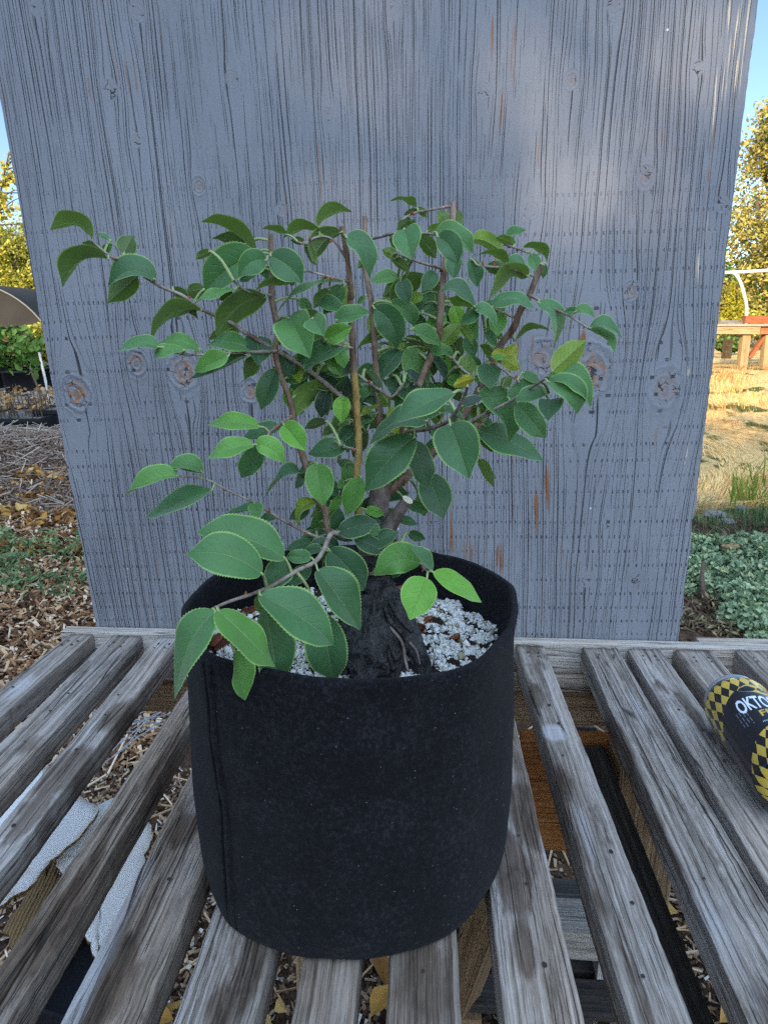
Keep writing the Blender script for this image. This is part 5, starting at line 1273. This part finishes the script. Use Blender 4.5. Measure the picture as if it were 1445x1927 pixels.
mtree('dark_evergreen', 'dark green shaded tree far behind the golden conifers at right', None, bk, [(bk, .2), (bk + [0, 0, 1.5], .12), (bk + [0, 0, 2.8], .04)], [], [(bk + [0, 0, 1.3], (2.6, 1.2, 1.3)), (bk + [1.0, 0, 2.2], (1.6, 1.0, 1.0)), (bk + [-1.4, 0, 1.6], (1.3, 1.0, 1.0))], 9000, .13, M_green, M_bark, 47, gap=.3)
for k, (px, y0, y1, Y, w) in enumerate([(1366, 606, 530, 13, .20), (1386, 606, 540, 13.3, .17)]):
    t = gpt(px, y1, Y); bs = gpt(px, y0 + 26, Y); h = t[2] - bs[2]
    mtree('columnar_conifer', ['narrow golden conifer directly beside the plywood edge at right', 'narrow golden conifer just left of the bent white pipe'][k], 'golden conifers behind the timber table', bs,
          [(bs, .03), (bs + [0, 0, h * .5], .02), (bs + [0, 0, h * .95], .006)], [], [(bs + [0, 0, h * (.12 + .1 * i)], (w * (1 - .095 * i), w * (1 - .095 * i), h * .11)) for i in range(9)], 2200, .05,
          M_leafy('golden_needle%d' % k, [(0, (.20, .20, .015)), (1, (.42, .36, .03))]), M_bark, 60 + k, gap=.3, cat='conifer')
for k, (px, py, Y, R) in enumerate([(1395, 600, 14.0, (.55, .3, .22)), (1450, 612, 13.2, (.6, .3, .25)), (1372, 648, 11.5, (.25, .25, .13))]):
    c = gpt(px, py, Y); g = float(gh(c[0], c[1])); bs = np.array([c[0], c[1], min(g, c[2] - R[2])])
    mtree('shrub', ['low yellow green shrub below the golden conifers', 'sunlit shrub behind the red timber at the right edge', 'small dark green shrub under the timber table'][k], 'shrubs around the timber table', bs, [(bs, .02), (bs + [0, 0, (c[2] - bs[2]) * .6], .012), (c, .006)], [], [(c, R)], 1300, .06, M_ygreen if k < 2 else M_green, M_bark, 70 + k, gap=.3, cat='shrub')
# ivy-like bush close behind the bench at right
bb = np.array([1.33, 2.75, 0.0]); r_ = np.random.RandomState(81); bl = []
for (px, py, Y, R) in [(1320, 1035, 3.25, .13), (1365, 1040, 3.2, .13), (1415, 1030, 3.25, .13), (1450, 1050, 3.1, .16), (1310, 1085, 2.95, .10), (1345, 1075, 3.0, .12), (1392, 1085, 2.9, .14), (1440, 1095, 2.85, .15),
                       (1405, 1130, 2.65, .12), (1445, 1140, 2.6, .13), (1420, 1170, 2.45, .10), (1450, 1190, 2.35, .10), (1385, 1160, 2.5, .075), (1352, 1110, 2.8, .08), (1300, 1060, 3.1, .08), (1296, 1112, 2.85, .05), (1480, 1110, 2.8, .2), (1500, 1160, 2.5, .16)]:
    c = atY(px, py, Y); bl.append((c, (R, R, R * .62)))
st = [[(bb + [.05 * i, .1 * i - .2, 0], .008), (bl[j][0] * .5 + bb * .5 + [0, 0, .03], .006), (bl[j][0], .003)] for i, j in enumerate((0, 2, 4, 6, 7, 9, 11, 13))]
mtree('leafy_bush', 'low pale green bush with small pointed leaves right behind the bench', None, bb, [(bb, .015), (bb + [0, .05, .08], .010), (bb + [.02, .1, .14], .006)], st, bl, 26000, .028, M_bush, M_bark, 82, (0, -.45, .75), 'foliage', None, 'bush', .06, .55)
P = weedpts(1500, 2.25, 2.75, .44, .62, .06, 83)
o = leafcloud(0, P, np.array([[0, -.3, .9]]), .03, np.clip(np.random.RandomState(3).rand(len(P)), 0, 1), m_tint('dry_clipping', [(0, (.05, .035, .02)), (.5, (.16, .13, .07)), (1, (.26, .24, .12))], .8, .1), 'dry_clippings', None, 84, .3); tag(o, 'dry brown clippings on the ground below the pale green bush', 'clippings', None, 'stuff')
chips('dark_litter', 2500, wedgeR(2.2, 4.0, .38, .62), SZ(.03, .008), lambda r, p: r.rand(len(p)) * .35, M_gchip, 'dark twigs and soil crumbs under the bush at right', 'litter', 85, .4)
def rock(name, c, R, seed, mat, label, cat='stone', group=None):
    import bmesh
    bm = bmesh.new(); bmesh.ops.create_icosphere(bm, subdivisions=4, radius=1.0); r = np.random.RandomState(seed); o = r.rand(3) * 20
    for v in bm.verts:
        q = v.co.normalized(); k = 1 + .30 * mnoise.noise(q * 1.6 + Vector(o)) + .12 * mnoise.noise(q * 5 + Vector(o)); v.co = Vector((q.x * k * R[0], q.y * k * R[1], q.z * k * R[2]))
    V = np.array([v.co[:] for v in bm.verts]) + c; F = [[v.index for v in f.verts] for f in bm.faces]; bm.free()
    ob = rawobj(name, V, F, mat, None, True); return tag(ob, label, cat, group)
M_stone = m_plain('grey_stone', (.17, .165, .16), .4, 22, .9, .8, .01)
for k, (px, py, Y, R, lab) in enumerate([(1345, 968, 4.05, (.11, .08, .045), 'flat grey stone in the grass nearest the plywood edge at right'), (1368, 984, 3.9, (.08, .07, .04), 'small grey stone below the flat one in the grass at right'), (1395, 953, 4.2, (.06, .06, .04), 'darker stone at the border of the sunny bank'), (1428, 985, 3.9, (.05, .05, .03), 'little round stone in the grass near the right edge')]):
    c = atY(px, py, Y); c[2] = float(gh(c[0], c[1])) + R[2] * .35; R = tuple(x * .6 for x in R); rock('stone', c, R, 90 + k, M_stone, lab, 'stone', 'stones in the grass at right')
c = atY(1372, 1040, 3.15); c[2] += .03; rock('dead_leaf_clump', c, (.045, .022, .018), 97, m_plain('tan_husk', (.22, .15, .085), .3, 40, .8), 'tan dry husk resting in the bush at right', 'husk')

# low timber table on the sunny bank
Yt = 8.0; tb = thing('timber_table', 'low rough timber table with red brown top standing on the sunny bank', 'table', gpt(1400, 690, Yt))
def bar(name, a, b, w, mat, parent=None, t=0.0, up=(0, 0, 1)):
    a, b = np.array(a), np.array(b); d = unit(b - a); s = unit(np.cross(d, np.array(up) + [.001, .002, 0])); u = np.cross(s, d); M = np.eye(4); M[:3, 0] = d; M[:3, 1] = s; M[:3, 2] = u; M[:3, 3] = a
    mb = MB(); mb.box((0, -w[0] / 2, -w[1] / 2), (np.linalg.norm(b - a), w[0] / 2, w[1] / 2), 0, t, M); return mb.build(name, mat, parent, smooth=False, bevel=.004)
M_lumber = m_wood('pale_lumber', (.40, .28, .13), (.52, .40, .22), (.24, .15, .07), .2)
M_redw = m_wood('red_lumber', (.33, .115, .045), (.44, .18, .08), (.18, .06, .025), .2)
M_bleach = m_wood('bleached_lumber', (.42, .36, .28), (.55, .50, .42), (.25, .19, .13), .2)
bar('front_rail', gpt(1335, 620, Yt), gpt(1428, 621, Yt), (.04, .09), M_lumber, tb, 1)
bar('side_rail', gpt(1429, 621, Yt + .03), gpt(1475, 622, Yt + .03), (.04, .085), M_redw, tb, 2)
for k, (x0, y0, x1, y1, Y, w) in enumerate([(1402, 628, 1394, 696, Yt + .06, .085), (1369, 640, 1366, 670, Yt + .9, .085), (1444, 630, 1438, 690, Yt + .08, .085)]):
    bar('leg', gpt(x0, y0, Y), gpt(x1, y1, Y) - [0, 0, .03], (w, w), M_lumber, tb, k + 3, (0, 1, 0))
bar('brace', gpt(1440, 628, Yt + .1), gpt(1408, 674, Yt + .1), (.035, .06), M_redw, tb, 7, (0, 1, 0))
mbp = MB()
for k in range(6):
    a = gpt(1345, 611, Yt + .02 + k * .17); a[2] = tb.location.z * 0 + gpt(1345, 614, Yt)[2] + .012
    d = gpt(1470, 614, Yt) - gpt(1345, 614, Yt)
    bar('top_plank', a, a + d * [1, 0, 0], (.12, .02), M_bleach if k < 4 else M_redw, tb, 9 + k)
zt = gpt(1345, 614, Yt)[2] + .0245
a = gpt(1398, 604, Yt + .25); a[2] = zt + .045; b = a + [.50, -.07, 0]
ob = bar('timber_block', a, b, (.12, .085), M_redw, None, 4); tag(ob, 'red brown timber offcut lying on top of the low table', 'timber')
a = gpt(1348, 608, Yt + .3); a[2] = zt + .02; ob = bar('grey_plank', a, a + [.30, .05, 0], (.14, .036), M_slat, None, 5); tag(ob, 'short grey weathered plank on the table next to the plywood', 'plank')
# bent white irrigation pipe
mb = MB(); Yp = 10.5
tube(mb, [gpt(1330, 515, Yp), gpt(1362, 513, Yp), gpt(1400, 511.5, Yp), gpt(1470, 507, Yp)], [.022] * 4, 8, sub=3)
o1 = thing('white_pipe', 'white irrigation pipe with a bent riser standing behind the timber table', 'pipe', gpt(1405, 640, Yp))
mb.build('cross_pipe', m_plain('white_pvc', (.62, .60, .54), .1, 30, .45), o1)
mb = MB(); pz = gpt(1405, 588, Yp); g = float(gh(pz[0], pz[1]))
tube(mb, [gpt(1376, 512, Yp), gpt(1384, 517, Yp), gpt(1392, 530, Yp), gpt(1399, 553, Yp), gpt(1404, 585, Yp), np.array([pz[0] + .03, pz[1], g - .02])], [.022] * 6, 8, sub=5)
mb.build('riser', bpy.data.materials['white_pvc'], o1)

# ------------------------------------------------------------------ left background
M_blk = m_plain('black_pot_plastic', (.014, .015, .018), .4, 15, .5)
def nursery_box(name, px0, px1, ytop, ybot, Y, dep, label):
    a, b = gpt(px0, ytop, Y), gpt(px1, ytop, Y); z0 = gpt(px0, ybot, Y)[2] - .06; z1 = a[2]; root = thing(name, label, 'planter', np.array([(a[0] + b[0]) / 2, Y, z0]))
    mb = MB(); t = .02; x0, x1, y0, y1 = a[0], b[0], Y, Y + dep
    for lo, hi in (((x0, y0, z0), (x1, y0 + t, z1)), ((x0, y1 - t, z0), (x1, y1, z1)), ((x0, y0 + t, z0), (x0 + t, y1 - t, z1)), ((x1 - t, y0 + t, z0), (x1, y1 - t, z1)), ((x0 + t, y0 + t, z0), (x1 - t, y1 - t, z0 + .02))): mb.box(lo, hi)
    mb.build('box', M_blk, root, smooth=False, bevel=.004)
    mb = MB(); mb.box((x0 - .015, y0 - .015, z1 - .035), (x1 + .015, y0 - .001, z1 - .005)); mb.build('lip', M_blk, root, smooth=False, bevel=.003)
    mb = MB(); mb.box((x0 + t + .001, y0 + t + .001, z0 + .021), (x1 - t - .001, y1 - t - .001, z1 - .02)); mb.build('soil', m_plain('planter_soil', (.20, .19, .18), .6, 50, .95, 1, .02), root, smooth=False)
    return root, (x0, x1, y0, y1, z1)
nb, q = nursery_box('planter_box', -70, 76, 788, 812, 6.6, .9, 'wide black planter box of bare seedlings at the left edge')
r_ = np.random.RandomState(101); mbs = MB(); lp = []
for k in range(60):
    x, y = r_.uniform(q[0] + .03, q[1] - .03), r_.uniform(q[2] + .05, q[3] - .05); h = r_.uniform(.12, .30); b = np.array([x, y, q[4] - .03]); t = b + [r_.normal(0, .03), r_.normal(0, .03), h]
    tube(mbs, [b, (b + t) / 2 + r_.normal(0, .008, 3), t], [.006, .005, .003], 5, sub=2)
    for j in range(3): lp.append(t + r_.normal(0, .03, 3) - [0, 0, r_.uniform(0, .1)])
ob = mbs.build('seedlings', m_plain('dry_stem', (.09, .065, .05), .4, 30, .9)); tag(ob, 'thin bare brown seedlings standing in the wide black planter box', 'seedlings', None, 'stuff')
leafcloud(0, np.array(lp), np.array([[0, -.4, .8]]), .05, r_.rand(len(lp)), M_old, 'seedling_leaves', None, 103); tag(bpy.data.objects['seedling_leaves'], 'few withered leaves left on the bare seedlings at left', 'leaves', None, 'stuff')
nursery_box('nursery_container', 62, 150, 772, 806, 6.9, .7, 'dark square nursery container right of the seedling box beside the plywood')
chips('pale_gravel', 2600, lambda r, n: np.stack([r.uniform(-.60, -.40, n) * (yy := r.uniform(7.6, 9.6, n)), yy], 1), SZ(.05, .03), lambda r, p: .5 + .5 * r.rand(len(p)), M_gchip, 'pale gravel and chips on the ground behind the black planters', 'gravel', 105, .3)
def potted(px, ytop, Y, R, H, label, grp, shrubR, ns, seed, mat, dome=1.0):
    g = float(gh(atY(px, ytop, Y)[0], Y)); x = atY(px, ytop, Y)[0]; root = thing('nursery_pot', label, 'plant pot', np.array([x, Y, g]), grp); mb = MB(); V = []; n = 28
    pr = [(0, .8), (.9, .98), (.9, 1.05), (1, 1.05), (1, .97), (.85, .95)]
    for z, r in pr: V += [(x + R * r * math.cos(6.283 * k / n), Y + R * r * math.sin(6.283 * k / n), g + z * H) for k in range(n)]
    F = [(i * n + k, i * n + (k + 1) % n, (i + 1) * n + (k + 1) % n, (i + 1) * n + k) for i in range(len(pr) - 1) for k in range(n)] + [tuple(range(5 * n, 6 * n))]
    mb.add(V, F); mb.build('container', M_blk, root)
    return np.array([x, Y, g + H * .86])
shr = [(-10, 735, 9.6, (.34, .30, .34), .33, M_green, 'dense dark green shrub at the left edge in a black pot'), (38, 735, 9.3, (.30, .26, .30), .30, M_green, 'mid green leafy shrub in a black pot left of the white stake'),
       (66, 735, 9.9, (.20, .20, .26), .34, M_ygreen, 'taller yellow green shrub with reddish tips next to the plywood edge'), (100, 735, 10.2, (.30, .3, .32), .36, M_ygreen, 'bright yellow green shrub mostly behind the plywood at left')]
for k, (px, py, Y, R, up, mt, lab) in enumerate(shr):
    b = potted(px, py, Y, .20, .28, ['black pot of the dark shrub at the left edge', 'black pot of the mid green shrub left of the white stake', 'black pot of the taller yellow green shrub', 'black pot of the bright shrub behind the plywood'][k], 'black nursery pots in a row at left', R, 10, 110 + k, mt)
    c = b + [0, 0, up]
    mtree('potted_shrub', lab, 'shrubs in the row of black pots at left', b, [(b, .018), (b + [.02, 0, up * .6], .012), (c, .006)], [[(b + [0, 0, up * .3], .009), (c + [-.12, -.05, -.05], .004)], [(b + [0, 0, up * .35], .009), (c + [.12, -.05, .0], .004)]],
          [(c, R), (c + [.1, -.1, R[2] * .5], (R[0] * .6, R[1] * .6, R[2] * .5)), (c + [-.12, -.1, -R[2] * .3], (R[0] * .6, R[1] * .6, R[2] * .5))], 2600, .075, mt, M_bark, 120 + k, cat='shrub', gap=.2)
mb = MB(); p = gpt(92, 742, 8.6); g = float(gh(p[0], p[1])); t = gpt(74, 662, 8.6)
tube(mb, [np.array([p[0], p[1], g]), p, t], [.018, .016, .014], 7, sub=2); ob = mb.build('white_stake', m_plain('white_stake', (.60, .58, .52), .15, 20, .6)); tag(ob, 'thin white plastic stake leaning in front of the potted shrubs at left', 'stake')
mb = MB(); p = gpt(84, 772, 7.3); t = gpt(54, 672, 7.6); tube(mb, [p, gpt(72, 730, 7.4), gpt(60, 700, 7.5), t], [.014, .012, .010, .006], 7, sub=4)
ob = thing('young_sapling', 'slim leaning sapling with drooping green leaves in the dark nursery container', 'sapling', p); mb.build('stem', M_bark, ob)
r_ = np.random.RandomState(131); P = np.concatenate([gpt(54 + r_.normal(0, 9), 660 + r_.normal(0, 16), 7.55)[None] + r_.normal(0, .05, (1, 3)) for _ in range(120)])
leafcloud(0, P, np.array([[0, -.5, .6]]), .09, .5 + .4 * r_.rand(len(P)), M_green, 'foliage', ob, 132, .6, .3, .8)
# hoop houses under shade cloth
def hoop(label, cx, cz, R, Y0, Y1, seed, grp, skew=0.0):
    root = thing('hoop_house', label, 'hoop house', np.array([cx, Y0, float(gh(cx, Y0))]), grp); n = 30; mb = MB(); V = []; m = 12
    for j in range(m + 1):
        y = Y0 + (Y1 - Y0) * j / m
        for k in range(n + 1):
            th = math.pi * k / n; rr = R * (1 + .01 * mnoise.noise(Vector((k * .7, j * .9, seed))) - .012 * math.sin(j * math.pi) ** 2); V.append((cx + rr * math.cos(th) + skew * (y - Y0), y, cz + rr * math.sin(th)))
    F = [(j * (n + 1) + k, j * (n + 1) + k + 1, (j + 1) * (n + 1) + k + 1, (j + 1) * (n + 1) + k) for j in range(m) for k in range(n)]
    mb.add(V, F)
    a = NT('shade_cloth%d' % seed); o = a.obj(); nn = a.noise(o, 1.2, 4); w = a.noise(a.scale(o, (30, 30, 2)), 1.0, 3)
    mt = a.done(a.mix(nn, (.016, .015, .013), (.042, .038, .032)), .8, a.bump(a.ma('ADD', nn, a.ma('MULTIPLY', w, .3)), .6, .05), .2); mb.build('cover', mt, root)
    mb = MB(); V = [(cx, Y0 + .03, cz - .3)] + [(cx + (R - .02) * math.cos(math.pi * k / n), Y0 + .03 + .02 * math.sin(k * 1.3), cz + (R - .02) * math.sin(math.pi * k / n)) for k in range(n + 1)]
    V += [(cx - R + .02, Y0 + .03, cz - .3), (cx + R - .02, Y0 + .03, cz - .3)]
    mb.add(V, [(0, 1 + k, 2 + k) for k in range(n)] + [(0, n + 1, n + 2), (0, n + 3, 1)]); mb.build('end_wall', mt, root)
    mb = MB(); tube(mb, [(cx + R * math.cos(math.pi * k / n), Y0, cz + R * math.sin(math.pi * k / n)) for k in range(n + 1)], [.020] * (n + 1), 7, sub=1); mb.build('hoop', m_plain('hoop_pipe', (.15, .14, .125), .2, 10, .5), root)
hoop('dark shade cloth hoop house at the far left with its arched end facing us', -9.8, .0, 2.0, 17.5, 27, 1, 'hoop houses at left')
hoop('second wider hoop house rising behind the first one at left', -14.5, .0, 2.25, 30, 44, 2, 'hoop houses at left')
# sunlit trees beyond
for k, (px, ptop, Y, R, lab) in enumerate([(-20, 372, 34, (3.2, 2.5, 3.0), 'sunlit yellow green tree behind the hoop houses at the left edge'), (60, 400, 36, (2.6, 2.5, 2.8), 'sunlit yellow tree behind the hoop houses beside the plywood')]):
    t = gpt(px, ptop, Y); c = t - [0, 0, R[2]]; b = np.array([c[0], c[1], float(gh(c[0], c[1]))])
    mtree('sunlit_tree', lab, 'sunlit trees behind the hoop houses', b, [(b, .25), ((b + c) / 2, .2), (c, .1)], [[((b + c) / 2, .12), (c + [1.2, -.6, .5], .04)], [((b + c) / 2, .12), (c + [-1.2, -.6, .4], .04)]],
          [(c, R), (c + [R[0] * .4, -1, -R[2] * .5], (R[0] * .8, R[1] * .7, R[2] * .6)), (c + [-R[0] * .4, -1, R[2] * .2], (R[0] * .7, R[1] * .7, R[2] * .6))], 16000, .14, M_ygreen, M_bark, 140 + k, gap=.25)
b = gpt(-45, 700, 12.0); b[2] = float(gh(b[0], b[1])); t = gpt(18, 285, 12.0)
rs = np.random.RandomState(151); root = thing('slender_tree', 'slender tree with sparse pale yellow leaves against the sky at upper left', 'tree', b); mb = MB()
tube(mb, [b, b * .5 + t * .5 + [-.1, 0, 0], t], [.05, .03, .008], 7, sub=5); P = []
for k in range(26):
    s = rs.uniform(.55, 1.0); c = b + (t - b) * s; e = c + [rs.uniform(-.1, .55), rs.uniform(-.3, .3), rs.uniform(-.05, .25)]; tube(mb, [c, (c + e) / 2 + [0, 0, .03], e], [.010, .007, .003], 5, sub=2)
    for j in range(9): q = rs.rand(); P.append(c + (e - c) * q + rs.normal(0, .035, 3))
mb.build('trunk', M_bark, root); leafcloud(0, np.array(P), np.array([[0, -.4, .6]]), .085, .5 + .5 * rs.rand(len(P)), M_ygreen, 'crown', root, 152, .65, .3, .5)

# ------------------------------------------------------------------ tall tree belt behind the photographer, which shades the bench
def belt():
    Yb = -8.0; prof = [(-60, 12.5), (-33, 12.5), (-26, 11.5), (-20, 9.2), (-15, 7.9), (-11, 6.9), (-8, 6.3), (-6, 5.9), (-4.3, 5.75), (-3.2, 5.6), (-2.4, 5.0), (-1.8, 3.5), (-1.5, 0)]
    xs = np.linspace(-60, -1.5, 420); top = np.interp(xs, [p[0] for p in prof], [p[1] for p in prof]); nz = 46; V = []
    for x, h in zip(xs, top):
        h = h + .30 * mnoise.noise(Vector((x * .9, 0, 2))) + .14 * mnoise.noise(Vector((x * 3.1, 0, 4)))
        for k in range(nz + 1):
            z = max(h, 0) * k / nz; d = .9 * math.sqrt(max(0, 1 - (k / nz) ** 3)); V.append((x, Yb + d * (.8 + .25 * mnoise.noise(Vector((x * 1.5, z * 1.5, 0)))), z))
    n = len(V); V += [(x, 2 * Yb - y - .0, z) for x, y, z in V]
    F = [(i * (nz + 1) + k, (i + 1) * (nz + 1) + k, (i + 1) * (nz + 1) + k + 1, i * (nz + 1) + k + 1) for i in range(len(xs) - 1) for k in range(nz)]
    F += [tuple(n + j for j in reversed(f)) for f in F]
    # thin places in the foliage: the sun reaches the plywood faintly through them
    S_ = np.array(sunv); Va = np.array(V); cen = np.array([Va[list(f)].mean(0) for f in F]); tt = (cen - PP0) @ pn / (S_ @ pn); q = cen - S_ * tt[:, None] - PP0; cu, cv = q @ pu, q @ pup
    GAPS = [(1105, 215, .10, .14, .08), (1235, 20, .11, .06, .40), (700, 170, .04, .12, .75)]; keep = np.ones(len(F), bool); fill = []
    rr = np.random.RandomState(5)
    for (px, py, w, h, ret) in GAPS:
        k = puv(px, py); keep &= ((cu - k[0]) / (w + .07)) ** 2 + ((cv - k[1]) / (h + .07)) ** 2 > 1
        m = int(900 * (w + .16) * (h + .16) * 4); uu = k[0] + (w + .16) * rr.uniform(-1, 1, m); vv = k[1] + (h + .16) * rr.uniform(-1, 1, m)
        p = PP0 + uu[:, None] * pu + vv[:, None] * pup; p = p + S_ * ((Yb - p[:, 1] + rr.normal(0, .2, m)) / S_[1])[:, None]
        d2 = ((uu - k[0]) / w) ** 2 + ((vv - k[1]) / h) ** 2
        fill.append(p[(d2 > 1) | (rr.rand(m) < ret)])
    F = [f for f, k in zip(F, keep) if k]
    root = thing('tree_belt', 'tall dark evergreen tree belt standing behind the photographer', 'trees', (-20, Yb, 0))
    mb = MB(); mb.add(V, F); mb.build('crown', m_plain('evergreen', (.045, .065, .03), .5, 3, .9, .8, .1), root)
    r = np.random.RandomState(161); k = 5200; x = r.uniform(-30, -1.6, k); h = np.interp(x, [p[0] for p in prof], [p[1] for p in prof]); P = np.stack([x, Yb + r.normal(0, .35, k), h + np.abs(r.normal(0, .28, k)) - .1], 1)
    leafcloud(0, P, np.array([[0, 0, .5]]), .16, r.rand(k), M_green, 'foliage', root, 162)
    P = np.concatenate(fill); leafcloud(0, P, np.array([[-.4, .8, .3]]), .085, r.rand(len(P)), M_green, 'foliage', root, 163)
belt()
for o in list(C.objects):
    if o.get('kind') == 'structure' and not o.get('label'): o['label'] = 'uneven ground covered in soil, bark chips and dry grass'; o['category'] = 'ground'
